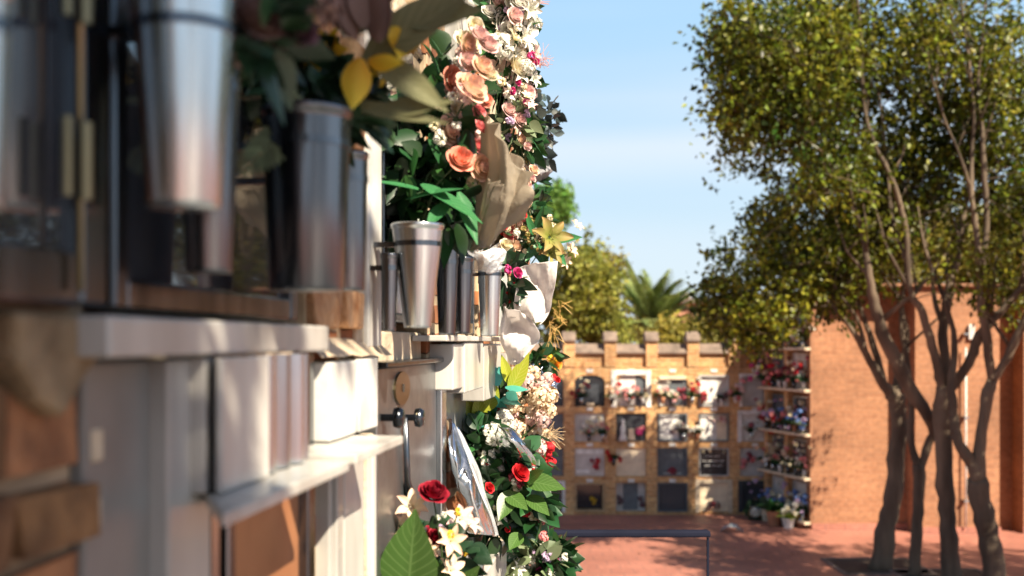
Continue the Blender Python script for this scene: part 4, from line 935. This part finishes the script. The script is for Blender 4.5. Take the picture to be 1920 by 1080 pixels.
bplaque(4, 4, 'marble_warm', 'beige stone bottom row plaque with a thick surround and brown pot', fr=.07, frm='limestone', frame_out=.06, extra=blobs(('wine', 'brown'), .3, .6, .08, .3, 5, .04))
bplaque(5, 4, 'granite_dark', 'dark blue granite bottom row niche at the right end', fr=.08, frm='granite_dark', frame_out=.04)
bplaque(0, 1, 'granite_dark', 'dark top row plaque just right of the hydrangeas'); bplaque(0, 2, 'slate', 'shaded slate plaque, second row, partly behind the dry grass')
bplaque(0, 3, 'slate', 'shaded slate plaque, third row, behind the red berries'); bplaque(0, 4, 'granite_dark', 'bottom row dark niche with white painted frame behind rose leaves', fr=.05, frm='paint_white', frame_out=.03)

for k in PK[:5]:
    for rz in RZ: MB().box(FB, pc(k)+.095, pc(k+1)-.095, -.30, -.09, rz[0]+.003, rz[1]-.11 if rz is RZ[3] else rz[1]-.003).build('closing_slab', M['marble_grey' if (k+int(rz[0]*3)) % 3 else 'slate'], back)
# small bunches: four prototypes with vase, copied
def mini(cols, leafc, loc, label, group, size=1.0, kinds_=('small', 'carn', 'star', 'rose')):
    r = thing('flower_bunch', label, 'flowers', loc, group); L = Vector(loc)
    MB().lathe(L, [(0, 0), (.025, 0), (.04, .12), (.036, .12), (.022, .01), (0, .01)], 12).build('vase', random.choice([M['steel'], M['steel_dark'], M['paint_white'], M['terracotta']]), r, smooth=True)
    for k in range(int(9*size)):
        d = Vector((random.gauss(0, .075), random.gauss(0, .05), .16+random.gauss(0, .06)))*size
        flower(random.choice(kinds_), random.choice(cols), L+d, random.uniform(.028, .05), d.normalized()+Vector((0, -.5, 0)), r)
    m = MB()
    for k in range(34):
        d = Vector((random.gauss(0, .5), random.gauss(0, .5), .7)).normalized(); leaf(m, L+Vector((0, 0, .1))+d*random.uniform(0, .05), d, rv(), random.uniform(.07, .15)*size, .017, .4, 3)
    m.build('leaves', LEAVES[leafc], r, smooth=True, closed=False)
    return r
gb = 'flower bunches on the far wall'
for (px_, py_, cols, lc, lab, sz) in (
    (1090, 757, ('wine','crimson','cream'), 'dark', 'dark red bunch left of the black arched plaque', 1.1),
    (1147, 757, ('red','white','peach'), 'green', 'red and white bunch between the black arch and the white frame', 1.1),
    (1178, 757, ('pink','pink','white'), 'green', 'tall pink bunch inside the white framed niche', 1.0),
    (1205, 757, ('cream','brown'), 'dark', 'brownish bunch at the right inside the white framed niche', .9),
    (1242, 757, ('red','cream','white'), 'green', 'red and cream bunch left of the cream arched niche', 1.3),
    (1262, 760, ('white','pink','cream'), 'pale', 'pale bunch at the centre foot of the cream arched niche', .8),
    (1297, 757, ('red','white','wine'), 'green', 'green and red bunch right of the cream arched niche', 1.2),
    (1316, 757, ('wine','red'), 'dark', 'small dark red bunch at the left foot of the fourth top plaque', .7),
    (1352, 760, ('plum','white'), 'dark', 'dark sprig leaning on the fourth top plaque', .8),
    (1378, 755, ('pink','red','blush'), 'green', 'pink bunch left of the pale grey corner plaque', 1.0),
    (1104, 826, ('cream','white','pink'), 'pale', 'cream bunch at the left of the second row grey plaque', .9),
    (1130, 826, ('pink','peach','brown'), 'green', 'pink and brown bunch at the right of the second row grey plaque', .9),
    (1281, 824, ('white','plum'), 'dark', 'dark green sprig with white blooms by the white second row plaque', 1.0),
    (1308, 824, ('white',), 'dark', 'small green and white bunch on the pier of the second row', .7),
    (1408, 822, ('white',), 'green', 'green garland on the white second row plaque at right', .9),
    (1150, 872, ('red','red','white'), 'green', 'bright red and white bunch on the pier of the third row', .8),
    (1422, 690, ('orange','brown'), 'green', 'orange bunch high on the wall at the right corner', .9)):
    mini(cols, lc, FB(U(px_), .05, H(py_)), lab, gb, sz*1.25)

# ---------------------------------------------------------------- right block: shaded side wall with ledges full of flowers
blk = thing('brick_building', 'large orange brick building with projecting bays behind the trees', 'building', (8, 19, 0))
MB().box(FW, 5.04, 5.44, 18.13, 18.9, 0, 3.55).build('corner_pier', M['brick_orange'], blk)
MB().box(FW, 5.441, 6.70, 18.16, 19.2, 0, 3.85).build('wall', M['brick_orange'], blk)
Xp = lambda px, Z: (px-930)/FPX*Z
MB().box(FW, Xp(1716, 17.78), Xp(1874, 17.78), 17.78, 19.2, 0, 3.85).build('bay', M['brick_orange'], blk)
MB().box(FW, Xp(1874, 17.78)+.001, Xp(1917, 17.78)+.02, 18.16, 19.2, 0, 3.85).build('wall', M['brick_orange'], blk)
MB().box(FW, Xp(1917, 17.78)+.021, 16, 17.78, 19.2, 0, 3.85).build('bay', M['brick_orange'], blk)
MB().box(FW, 5.40, 16.1, 17.70, 19.3, 3.852, 3.90).build('cornice', M['brick_orange'], blk, bev=.01)
MB().box(FW, 5.0, 5.39, 18.08, 19.0, 3.552, 3.60).build('pier_cap', M['coping'], blk, bev=.01)
MB().box(FW, 5.5, 15.9, 19.2, 26, 0, 3.7).build('rear_wing', M['brick_orange'], blk)
m = MB(); m.box(FW, 5.03, 6.699, 18.10, 18.159, 0, .10); m.box(FW, Xp(1716, 17.78)-.01, Xp(1874, 17.78)+.01, 17.74, 17.779, 0, .10); m.box(FW, Xp(1917, 17.78), 15.9, 17.74, 17.779, 0, .10)
m.build('plinth', M['paving'], blk)
rr_ = thing('downpipe', 'thin white downpipe on the sunlit brick bay', 'pipe', (Xp(1811, 17.7), 17.7, 0))
MB().tube([(Xp(1811, 17.7), 17.7, .1), (Xp(1811, 17.7), 17.7, 2.9)], .015, 12).build('pipe', M['paint_white'], rr_, smooth=True)
for z in (.5, 1.8, 3.1): MB().box(FW, Xp(1811, 17.7)-.032, Xp(1811, 17.7)+.032, 17.67, 17.779, z, z+.03).build('clip', M['steel'], rr_)
tag(MB().box(FW, Xp(1818, 17.7), Xp(1829, 17.7), 17.72, 17.779, 3.03, 3.26).build('meter_box', M['paint_white'], bev=.008), 'small white box on the brick bay beside the downpipe', 'box')

side = thing('niche_wall', 'shaded side wall of niches packed with flowers, left of the orange brick corner', 'wall', (4.9, 18.9, 0))
MB().box(FS, 0.0, QL-.02, -.40, -.22, 0, 3.68).build('wall_core', M['brick_ochre'], side)
MB().box(FS, 0.0, .06, -.22, .02, 0, 3.68).build('brick_pier', M['brick_orange'], side)
for u in (.76, 1.45): MB().box(FS, u, u+.12, -.22, 0, 0, 3.68).build('brick_pier', M['brick_ochre'], side)
LZ = [.12, .82, 1.52, 2.23, 2.90]
for z in LZ: MB().box(FS, .0, QL-.03, -.20, .13, z-.045, z).build('stone_ledge', M['limestone'], side, bev=.006)
MB().box(FS, -.05, QL, -.45, .06, 3.69, 3.78).build('coping', M['coping'], side)
ordn = ['bottom', 'second lowest', 'middle', 'second highest', 'top']
pk = [((.06, .75), 'near'), ((.89, 1.44), 'far')]
for li, z in enumerate(LZ):
    for (a, b_), nm in pk:
        plaque(a+.02, b_-.02, z+.004, z+.58, random.choice(['grey', 'dark', 'slate', 'marble']), 'Niche plaque on the %s ledge of the side wall, %s the brick corner' % (ordn[li], 'next to' if nm == 'near' else 'away from'), F=FS, n=-.10, group='niche plaques of the shaded side wall')
pal = [(('bluef','white','lilac'),'dark','blue and white'), (('magenta','pink','wine'),'green','magenta'), (('white','cream'),'green','white'), (('red','wine','pink'),'dark','red'), (('lilac','bluef'),'pale','lilac'), (('pink','peach','cream'),'green','pink and cream')]
posn = ['at the corner end', 'second from the corner', 'before the middle pier', 'past the middle pier', 'fifth from the corner', 'at the far end']
for li, z in enumerate(LZ):
    for q in range(6):
        cols, lc, cn = pal[(q*2+li*5+(li*q) % 3) % 6]
        mini(cols, lc, FS(.16+q*.25, .05+random.uniform(-.02, .05), z), '%s bunch, %s ledge of the side wall, %s' % (cn, ordn[li], posn[q]), 'flower bunches on the shaded side wall', 1.75)

# things on the plaza floor near the corner
def ground_at(px, py): Z = FPX*EYE/(py-640); return P(px, py, Z)
p = ground_at(1416, 975); r = thing('wreath', 'dark round wreath with a pale centre leaning at the corner of the far wall', 'wreath', p)
m = MB()
for k in range(240):
    a = random.uniform(0, 6.28); c = p+Vector((.15*math.cos(a), -.02, .16+.15*math.sin(a))); leaf(m, c, rv(), rv(), .06, .015, .1, 3)
m.build('leaf_ring', LEAVES['dark'], r, smooth=True, closed=False)
flower('carn', 'white', p+Vector((0, -.02, .14)), .085, (0, -1, .2), r)
def pot(px, py, h, rad, cols, lc, label, mk='terracotta', nl=70, ll=.22):
    p = ground_at(px, py); r = thing('potted_plant', label, 'plant', p, 'potted plants at the plaza corner')
    MB().lathe(p, [(0, 0), (rad*.7, 0), (rad, h), (rad*1.08, h), (rad*1.08, h+.02), (rad*.9, h+.02), (rad*.85, h-.02), (0, h-.02)], 20).build('pot', M[mk], r, smooth=False)
    m = MB()
    for k in range(nl):
        d = Vector((random.gauss(0, .6), random.gauss(0, .6), .8)).normalized(); leaf(m, p+Vector((0, 0, h))+d*random.uniform(0, .12), d, rv(), ll*random.uniform(.5, 1.1), .02, .5, 4)
    m.build('leaves', LEAVES[lc], r, smooth=True, closed=False)
    for k in range(8 if cols else 0): flower('small', random.choice(cols), p+Vector((random.gauss(0, .09), random.gauss(0, .09), h+random.uniform(.05, .25))), .035, (0, -1, .5), r)
pot(1452, 985, .22, .13, None, 'green', 'bushy green plant in a pot beside the dark wreath', nl=160, ll=.28)
pot(1478, 990, .14, .10, ('white','cream'), 'lime', 'low pot with white and lime blooms between two green plants', 'paint_white')
pot(1503, 988, .18, .10, ('white',), 'green', 'small pot with green leaves right at the brick corner', nl=90)
pot(1437, 976, .18, .09, None, 'dark', 'narrow pale pot with dark leaves close behind the wreath', 'limestone')
p = ground_at(1370, 996); r = thing('plastic_bag', 'crumpled pale plastic bag lying on the plaza floor', 'bag', p)
g = []
for i in range(7):
    row = []
    for j in range(9):
        a = j/8*math.pi; rad = .16*(1-.35*(i/6)); row.append(p+Vector((rad*math.cos(a)*1.1+random.uniform(-.015, .015), (i/6-.5)*.2, .004+max(0, .11*math.sin(a)*(1-.4*abs(i/3-1))+random.uniform(-.02, .02)))))
    g.append(row)
o = MB().grid(g).build('bag_film', mat('pale_plastic', (.42, .45, .48), .4, var=.2, transl=.2), r, smooth=True, closed=False)
# kerb step in front of the far wall
tag(MB().box(FW, -5, 5.0, 18.55, 18.62, .0, .012).build('kerb_strip', M['paving'], bev=.003), kind='structure')
# fallen leaves on the floor
m = MB()
for k in range(900):
    x, y = (random.uniform(-1, 8), random.uniform(12.5, 18)) if k % 2 else (random.gauss(5.6, 1.3), random.gauss(14.6, 1.2))
    if y > 17.6: y = 16; leaf(m, (x, y, .008), (random.gauss(0, 1), random.gauss(0, 1), .05), (0, 0, 1), random.uniform(.05, .10), .018, 0, 3, .3)
tag(m.build('fallen_leaves', M['fallen'], origin=(3, 15, 0), closed=False), 'scattered dry fallen leaves on the terracotta paving', 'leaves', kind='stuff')
# dark edged tree pit
def pit(cx, cy, label):
    r = thing('tree_pit', label, 'tree pit', (cx, cy, 0), 'tree pits in the paving')
    MB().box(FW, cx-.55, cx+.55, cy-.5, cy+.5, .003, .008).build('soil', M['soil'], r)
    m = MB(); m.box(FW, cx-.60, cx-.551, cy-.55, cy+.55, .002, .02); m.box(FW, cx+.551, cx+.60, cy-.55, cy+.55, .002, .02); m.box(FW, cx-.55, cx+.55, cy-.55, cy-.501, .002, .019); m.box(FW, cx-.55, cx+.55, cy+.501, cy+.55, .002, .019)
    m.build('kerb', M['coping'], r)

# ---------------------------------------------------------------- trees
def leaves_np(centers, per, spread, size, droop=.5, wr=.32, flat=1.0):
    """small folded leaves scattered round cluster centres; returns verts, faces"""
    C_ = np.repeat(np.array(centers), per, axis=0); n = len(C_)
    kk = 4; base = rng.normal(0, 1, (len(centers), kk, 3)); base[:, :, 2] -= .25; base /= np.linalg.norm(base, axis=2)[:, :, None]
    ci = np.repeat(np.arange(len(centers)), per); tw = base[ci, rng.integers(0, kk, n)]            # leaves sit along a few twigs of each cluster
    pos = C_+tw*(rng.uniform(.1, 1.75, n)[:, None])*spread+np.clip(rng.normal(0, 1, (n, 3)), -1.7, 1.7)*spread*.24*np.array([1, 1, flat])
    d = rng.normal(0, .8, (n, 3))+tw*.8; d[:, 2] -= droop; d /= np.linalg.norm(d, axis=1)[:, None]
    t = rng.normal(0, 1, (n, 3)); x = np.cross(d, t); x /= np.linalg.norm(x, axis=1)[:, None]; nn = np.cross(x, d)
    L = (size*rng.uniform(.6, 1.25, n))[:, None]; wv = L*wr
    v = np.stack([pos, pos+d*L*.45+x*wv+nn*wv*.35, pos+d*L, pos+d*L*.45-x*wv+nn*wv*.35], axis=1).reshape(-1, 3)
    i = np.arange(n)*4
    f = np.stack([np.stack([i, i+1, i+2], 1), np.stack([i, i+2, i+3], 1)], 1).reshape(-1, 3)
    return v, f
def np_mesh(name, v, f, off, m):
    me = bpy.data.meshes.new(name); v = v-np.array(off)
    me.vertices.add(len(v)); me.vertices.foreach_set('co', v.astype(np.float32).ravel())
    me.loops.add(f.size); me.loops.foreach_set('vertex_index', f.astype(np.int32).ravel())
    me.polygons.add(len(f)); me.polygons.foreach_set('loop_start', np.arange(len(f), dtype=np.int32)*3)
    try: me.polygons.foreach_set('loop_total', np.full(len(f), 3, dtype=np.int32))
    except Exception: pass
    me.update(calc_edges=True); me.validate(); me.materials.append(m); return me
def tree(label, limbs, lobes, per=34, spread=.20, lsize=.085, group='trees on the plaza', lm='leaf_tree', name='tree', twigr=.013, world=False, extra=()):
    """limbs: polylines (px,py,Z,width_px); lobes: (px,py,Z,rx,ry,rz,count)"""
    PP = (lambda a, b, c: Vector((a, b, c))) if world else P
    base = PP(*limbs[0][0][:3]); base.z = 0 if not world else limbs[0][0][2]
    r = thing(name, label, 'tree', base, group)
    skel = []
    for li, lb in enumerate(limbs):
        sp = smooth_path(lb); m = MB(); pts = [PP(a, b, c) for a, b, c, d in sp]; rad = [max(.008, d if world else d*(.72 if li else .78)/2/FPX*c) for a, b, c, d in sp]
        if li == 0: pts[0].z = base.z-.02; rad[0] *= 1.25; 
        rad = [q*random.uniform(.90, 1.10) for q in rad]
        pts = [p+(rv()*min(.02, q*.14) if 0 < i else Vector((0,0,0))) for i, (p, q) in enumerate(zip(pts, rad))]
        m.tube(pts, rad, 12).build('trunk' if li == 0 else 'limb', M['bark'], r, smooth=True)
        skel += [(p, q) for p, q in zip(pts, rad)] if li else [(p, q) for p, q in zip(pts[-3:], rad[-3:])]
    side = MB(); rr_t = random.Random(len(limbs)*31+int(abs(base.x)*10)); tips = []
    for lb in (limbs[1:] if not world else []):
        sp = smooth_path(lb); n_ = len(sp)
        for q in range(5):
            i_ = rr_t.randrange(int(n_*.3), n_-1); a0 = P(*sp[i_][:3]); r0 = max(.006, sp[i_][3]*.8/2/FPX*sp[i_][2]*.5); L_ = rr_t.uniform(.5, 1.3)
            if a0.z < 2.9: continue
            d_ = Vector((rr_t.uniform(-1, 1), rr_t.uniform(-.6, .6), rr_t.uniform(.6, 1.4))).normalized(); b0 = a0+d_*L_*.5+Vector((0, 0, .03)); b0 += Vector((rr_t.uniform(-.08, .08), rr_t.uniform(-.08, .08), 0))
            c0 = b0+(d_+Vector((rr_t.uniform(-.3, .3), 0, .5))).normalized()*L_*.6
            side.tube([a0, b0, c0], [r0, r0*.7, .004], 6); tips += [b0.lerp(c0, .5), c0]
            e0 = b0+Vector((rr_t.uniform(-.5, .5), rr_t.uniform(-.3, .3), rr_t.uniform(.1, .6))); side.tube([b0, e0], [r0*.5, .003], 5); tips.append(e0)
    if side.v: side.build('side_branches', M['bark'], r, smooth=True, closed=False)
    extra = list(extra)+tips
    cen = []
    for (px, py, Z, rx, ry, rz, cnt) in lobes:
        for k in range(cnt):
            d = rv()*(random.random()**.4)
            c = Vector((px+rx*d.x, py+ry*d.y, Z+rz*d.z)) if world else P(px+rx*d.x, py-ry*d.z, Z)+Vector((0, rz*d.y, 0))
            if c.z > .5: cen.append(c)
    cen += [Vector(c) for c in extra]
    sk = np.array([tuple(p) for p, q in skel]); m = MB(); order = sorted(range(len(cen)), key=lambda i: np.min(np.sum((sk-np.array(cen[i]))**2, axis=1)))
    nodes = [Vector(p) for p, q in skel]; arr = list(map(tuple, nodes))
    for i in order:
        c = cen[i]; A = np.array(arr); dd = np.sum((A-np.array(c))**2, axis=1)+np.maximum(0, A[:, 2]-c.z+.1)**2*3
        j = int(np.argmin(dd)); a = Vector(arr[j]); L = (c-a).length
        if L < .05: continue
        md = a+(c-a)*.5+rv()*L*.10+Vector((0, 0, -.04*L)); m.tube([a, md, c], [min(twigr, .004+.010*L), min(twigr*.8, .003+.006*L), .003], 5, cap=False)
        arr.append(tuple(md)); arr.append(tuple(c))
    m.build('twigs', M['bark'], r, closed=False)
    v, f = leaves_np([tuple(c) for c in cen], per, spread, lsize)
    me = np_mesh('crown', v, f, wloc(r), M[lm]); o = bpy.data.objects.new('crown', me); COL.objects.link(o); o.parent = r
    return r
tree('leftmost plaza tree, slanting trunk splitting into left leaning limbs', [
 [(1650,1066,15.0,52),(1660,1000,15.0,46),(1674,934,15.0,42),(1682,841,15.0,42),(1685,769,15.0,40),(1674,738,15.0,42)],
 [(1676,745,15.0,34),(1651,712,14.95,26),(1625,665,14.9,19),(1594,613,14.8,14),(1558,572,14.7,9),(1511,530,14.6,5)],
 [(1655,716,15.0,22),(1640,655,15.1,18),(1620,598,15.2,14),(1600,540,15.3,10),(1570,470,15.4,7),(1520,400,15.5,4)],
 [(1625,665,14.9,15),(1608,600,14.8,10),(1580,560,14.7,7),(1545,500,14.6,4)],
 [(1678,740,15.0,30),(1690,690,15.2,22),(1700,620,15.4,16),(1672,520,15.6,10),(1660,420,15.8,7),(1650,300,15.9,4)]],
 [(1405,580,15.2,92,60,1.1,88),(1460,470,15.5,110,80,1.3,105),(1540,540,15.3,110,60,1.1,70),(1560,380,15.8,140,110,1.5,110),(1425,400,15.8,45,25,.5,10),(1350,548,15,38,55,.5,18),(1420,625,15.0,55,22,.6,22)], per=34, spread=.20, lsize=.085)
tree('slender second plaza tree with a low fork', [
 [(1714,1078,14.6,28),(1718,1000,14.6,27),(1723,924,14.6,27),(1724,872,14.6,29)],
 [(1722,878,14.6,22),(1709,831,14.6,18),(1708,769,14.6,17),(1704,700,14.7,16),(1690,600,14.8,14),(1700,480,15,9),(1705,360,15.1,5)],
 [(1726,878,14.6,20),(1740,831,14.6,22),(1749,798,14.5,26),(1703,722,14.4,38),(1661,639,14.3,34),(1640,572,14.2,26),(1630,520,14.1,20),(1618,440,14.1,14),(1600,380,14.0,9),(1580,280,14,5)]],
 [(1620,430,15.2,110,90,.9,46),(1550,300,14.3,110,80,1.2,60),(1700,360,15.6,90,90,.8,36)], per=30, lsize=.086, spread=.21)
shade_leaves = []  # added leaf clusters set along sun rays to shade the far wall
for k in range(620):
    if k % 2: u, z = random.uniform(-.35, 1.52), random.uniform(.2, 2.25)
    else: u = random.uniform(1.5, 3.35); z = random.uniform(-.5, .98+max(0, u-2.2)*.14)
    shade_leaves.append(Vector((u, ZB, z))+to_sun*random.uniform(7.2, 9.2))
tree('thick straight trunked third plaza tree with the widest spreading limbs', [
 [(1786,1090,14.2,46),(1780,1010,14.2,42),(1774,934,14.2,41),(1767,831,14.2,42),(1768,760,14.2,46),(1771,722,14.2,40)],
 [(1768,735,14.2,30),(1760,696,14.15,26),(1744,634,14.1,22),(1727,582,14.05,22),(1708,551,14,17),(1702,493,13.95,16),(1696,415,13.9,15),(1670,332,13.8,14),(1639,270,13.8,12),(1621,207,13.7,10),(1616,130,13.7,9),(1608,0,13.6,7),(1590,-90,13.6,4)],
 [(1705,505,13.95,12),(1685,450,14,11),(1670,394,14.1,10),(1665,330,14.2,8),(1655,230,14.3,7),(1640,120,14.4,5),(1635,20,14.5,4)],
 [(1772,735,14.2,30),(1775,691,14.25,26),(1768,624,14.3,27),(1780,540,14.35,24),(1798,467,14.4,18),(1808,389,14.5,15),(1816,342,14.5,12),(1800,250,14.6,9),(1790,120,14.6,6),(1780,0,14.7,4)],
 [(1776,735,14.2,24),(1796,712,14.1,26),(1822,670,14.0,26),(1837,629,13.9,24),(1874,587,13.8,20),(1920,535,13.7,16),(1980,480,13.6,10)],
 [(1771,624,14.3,14),(1752,560,14.5,12),(1742,480,14.6,9),(1712,400,14.7,6),(1690,330,14.8,4)]],
 [(1412,112,13.0,85,100,.9,105),(1392,222,13.1,66,48,.8,48),(1500,90,13.0,125,110,1.0,95),(1480,215,13.2,115,75,.9,66),(1680,110,14.6,150,130,.9,62),(1760,330,15.2,100,80,1.0,26),(1368,40,13,38,55,.6,22),(1540,320,13.6,70,60,.9,18)], per=30, lsize=.086, spread=.21, extra=shade_leaves)
tree('rightmost plaza tree with a low wide fork and pale bark at its foot', [
 [(1866,1100,13.8,54),(1856,1020,13.8,50),(1843,960,13.8,50),(1833,895,13.8,48)],
 [(1834,905,13.8,34),(1818,862,13.8,30),(1798,831,13.8,27),(1788,775,13.85,24),(1784,720,13.9,20),(1790,640,14,16),(1770,560,14,12),(1735,470,14,8),(1720,380,14,4)],
 [(1833,905,13.8,38),(1838,831,13.8,31),(1850,748,13.8,30),(1860,712,13.8,30)],
 [(1860,715,13.8,24),(1851,644,13.75,23),(1839,572,13.7,20),(1839,544,13.7,19),(1831,441,13.7,16),(1821,353,13.7,13),(1823,270,13.7,11),(1826,207,13.6,9),(1815,100,13.6,7),(1800,0,13.5,4)],
 [(1840,500,13.7,14),(1850,420,13.7,15),(1846,337,13.7,15),(1842,250,13.7,12),(1834,155,13.7,9),(1845,40,13.7,6),(1850,-50,13.7,4)],
 [(1861,715,13.8,22),(1889,670,13.7,22),(1920,603,13.6,21),(1960,530,13.5,15),(2020,430,13.4,9)],
 [(1819,350,13.7,9),(1795,280,13.6,7),(1770,220,13.5,5),(1740,120,13.4,4)]],
 [(1790,60,14.2,130,110,.9,52),(1885,160,13.9,100,130,1.0,48),(1900,420,14.9,80,110,.9,60),(1960,300,14.0,90,150,1.0,52),(1850,280,14.6,90,70,.8,18),(1905,540,15,60,50,.6,26)], per=30, lsize=.086, spread=.21)
for (px_, py_, lb) in ((1650, 1066, 'soil tree pit with dark edging under the leftmost plaza tree'), (1784, 1088, 'soil tree pit under the thick third plaza tree')):
    q = ground_at(px_, py_); pit(q.x, q.y+.1, lb)

# trees beyond the far wall
def farm(label, px, Zc, lobes, lm, lsize, spread, per, trunkpx, group='trees beyond the far wall'):
    return tree(label, [[(px, 640+FPX*EYE/Zc, Zc, trunkpx), (px+3, 720, Zc, trunkpx*.85), (px-2, 620, Zc, trunkpx*.7), (px+4, 560, Zc, trunkpx*.4)]], lobes, per, spread, lsize, group, lm, twigr=.03)
farm('yellow-green bushy tree just beyond the far wall', 1110, 25, [(1095,560,25,62,62,1.2,140),(1085,500,25,40,42,.9,45),(1130,605,25,42,40,.9,60),(1040,590,25,40,60,.9,45)], 'leaf_far', .12, .26, 46, 18)
farm('low yellowing tree right of the palm', 1330, 24.5, [(1370,608,24.5,60,36,1,70),(1300,622,24.2,45,20,.7,36),(1245,628,24,40,16,.7,26)], 'leaf_bush', .11, .24, 46, 16)
farm('bright green pine peeking out behind the flowers', 1035, 46, [(1042,372,46,26,24,.9,60),(1030,395,46,36,30,.9,50),(1000,400,46,40,50,1,50)], 'leaf_pine', .18, .30, 40, 10)
farm('dark green tree behind the yellow-green one', 1170, 33, [(1140,520,33,25,35,1.0,30),(1205,615,33,35,25,1.0,36),(1120,490,34,25,25,.8,16)], 'leaf_bush', .16, .32, 46, 12)
farm('dense dark tree behind the brick building', 1700, 27, [(1700,470,28,170,90,1.8,190),(1570,480,28,80,60,1.5,80),(1890,470,28,120,100,1.5,150)], 'leaf_bush', .16, .34, 50, 16)
# palm
cp = P(1225, 618, 30); r = thing('palm_tree', 'palm tree with stiff upright fronds against the sky', 'tree', (cp.x, cp.y, 0), 'trees beyond the far wall')
MB().tube([(cp.x, cp.y, 0), (cp.x+.03, cp.y, cp.z*.6), tuple(cp)], [.24, .2, .22], 12).build('trunk', M['bark'], r, smooth=True)
for k in range(44):
    a = k*2.4; el = R(random.uniform(10, 65)) if k > 9 else R(random.uniform(50, 80)); L = random.uniform(1.9, 2.5); d = Vector((math.cos(a)*math.cos(el), math.sin(a)*math.cos(el), math.sin(el))); m = MB(); pts = []
    for j in range(8):
        t = j/7; pts.append(cp+d*(L*t)+Vector((0, 0, -.45*L*t*t*math.cos(el))))
    m.tube(pts, [.02*(1-.8*j/7)+.003 for j in range(8)], 5)
    for j in range(34):
        t = .12+.88*j/34; i = min(6, int(t*7)); q = pts[i].lerp(pts[i+1], t*7-i); tg = (pts[i+1]-pts[i]).normalized(); sx = tg.cross(Vector((0, 0, 1))); sx = sx.normalized() if sx.length > .05 else Vector((1, 0, 0))
        l = .42*math.sin(math.pi*(.12+.85*t))+.05
        for s_ in (-1, 1): leaf(m, q, sx*s_+tg*1.0+Vector((0, 0, .25)), Vector((0, 0, 1)), l, .034, .25, 3, .2)
    m.build('frond', M['leaf_palm'], r, closed=False)
# distant building
r = thing('house', 'distant low building with an orange wall and dark flat roof', 'building', (11.0, 62, 0))
x0, x1 = Xp(1254, 60), Xp(1350, 60)
zb = 3+(640-560)/FPX*60
MB().box(FW, x0, x1, 60, 66, 0, zb-.25).build('wall', mat('pale_orange_render', (.42, .21, .13), .9, var=.15, scale=.6), r)
MB().box(FW, x0-.3, x1+.3, 59.6, 66.4, zb-.249, zb).build('roof', M['coping'], r)
MB().box(FW, x0+.6, x0+1.3, 61, 62, zb, zb+.35).build('chimney', M['limestone'], r)

# unseen trees added for shade: beside the plaza on the right, and behind the photographer on the terrace
for (x, y, h, lb) in ((8.6, 8.2, 7.0, 'unseen plaza tree added for shade beyond the right edge, nearer one'), (10.5, 10.5, 7.2, 'unseen plaza tree added for shade beyond the right edge, farther one'), (7.3, 11.2, 6.8, 'unseen plaza tree added for shade just beyond the right edge'), (7.8, 5.4, 6.6, 'unseen plaza tree added for shade beside the terrace')):
    tree(lb, [[(x, y, 0, .14), (x+.05, y, 1.2, .12), (x-.03, y+.05, 2.6, .11)], [(x, y, 2.5, .09), (x-.5, y+.2, 3.8, .06), (x-1.0, y+.3, 5.4, .03)], [(x, y, 2.5, .09), (x+.6, y-.2, 4, .06), (x+.9, y-.2, 5.6, .03)]],
         [(x, y, h-1.9, 1.6, 1.6, 1.6, 150), (x-.6, y+.3, h-2.6, 1.3, 1.2, .9, 50)], per=40, spread=.22, lsize=.12, world=True)
ex = []  # leaf clusters of the added tree, set along sun rays to darken the near wall
for k in range(215):
    if k >= 150: tz, ty = random.uniform(2.3, 2.96), random.uniform(.62, .98)
    elif k % 3 == 0: tz, ty = random.uniform(2.35, 3.6), random.uniform(.3, .78)
    else:
        ty = random.uniform(.5, 1.5); tz = random.uniform(3.08 if ty < .85 else 3.28, 4.3)
    q = Vector((.122*ty-.36, ty, tz))+to_sun*random.uniform(2.6, 3.5); ex.append(q)
tree('unseen tree added behind the photographer to shade the near niches', [[(1.9, -2.6, 1.45, .11), (1.85, -2.5, 2.6, .10), (1.75, -2.3, 3.6, .09), (1.6, -1.8, 4.4, .06), (1.4, -1.2, 5.0, .03)], [(1.8, -2.4, 3.3, .05), (1.4, -2.2, 4.4, .04), (1.1, -1.8, 5.2, .02)]], [], per=55, spread=.11, lsize=.085, world=True, extra=ex)
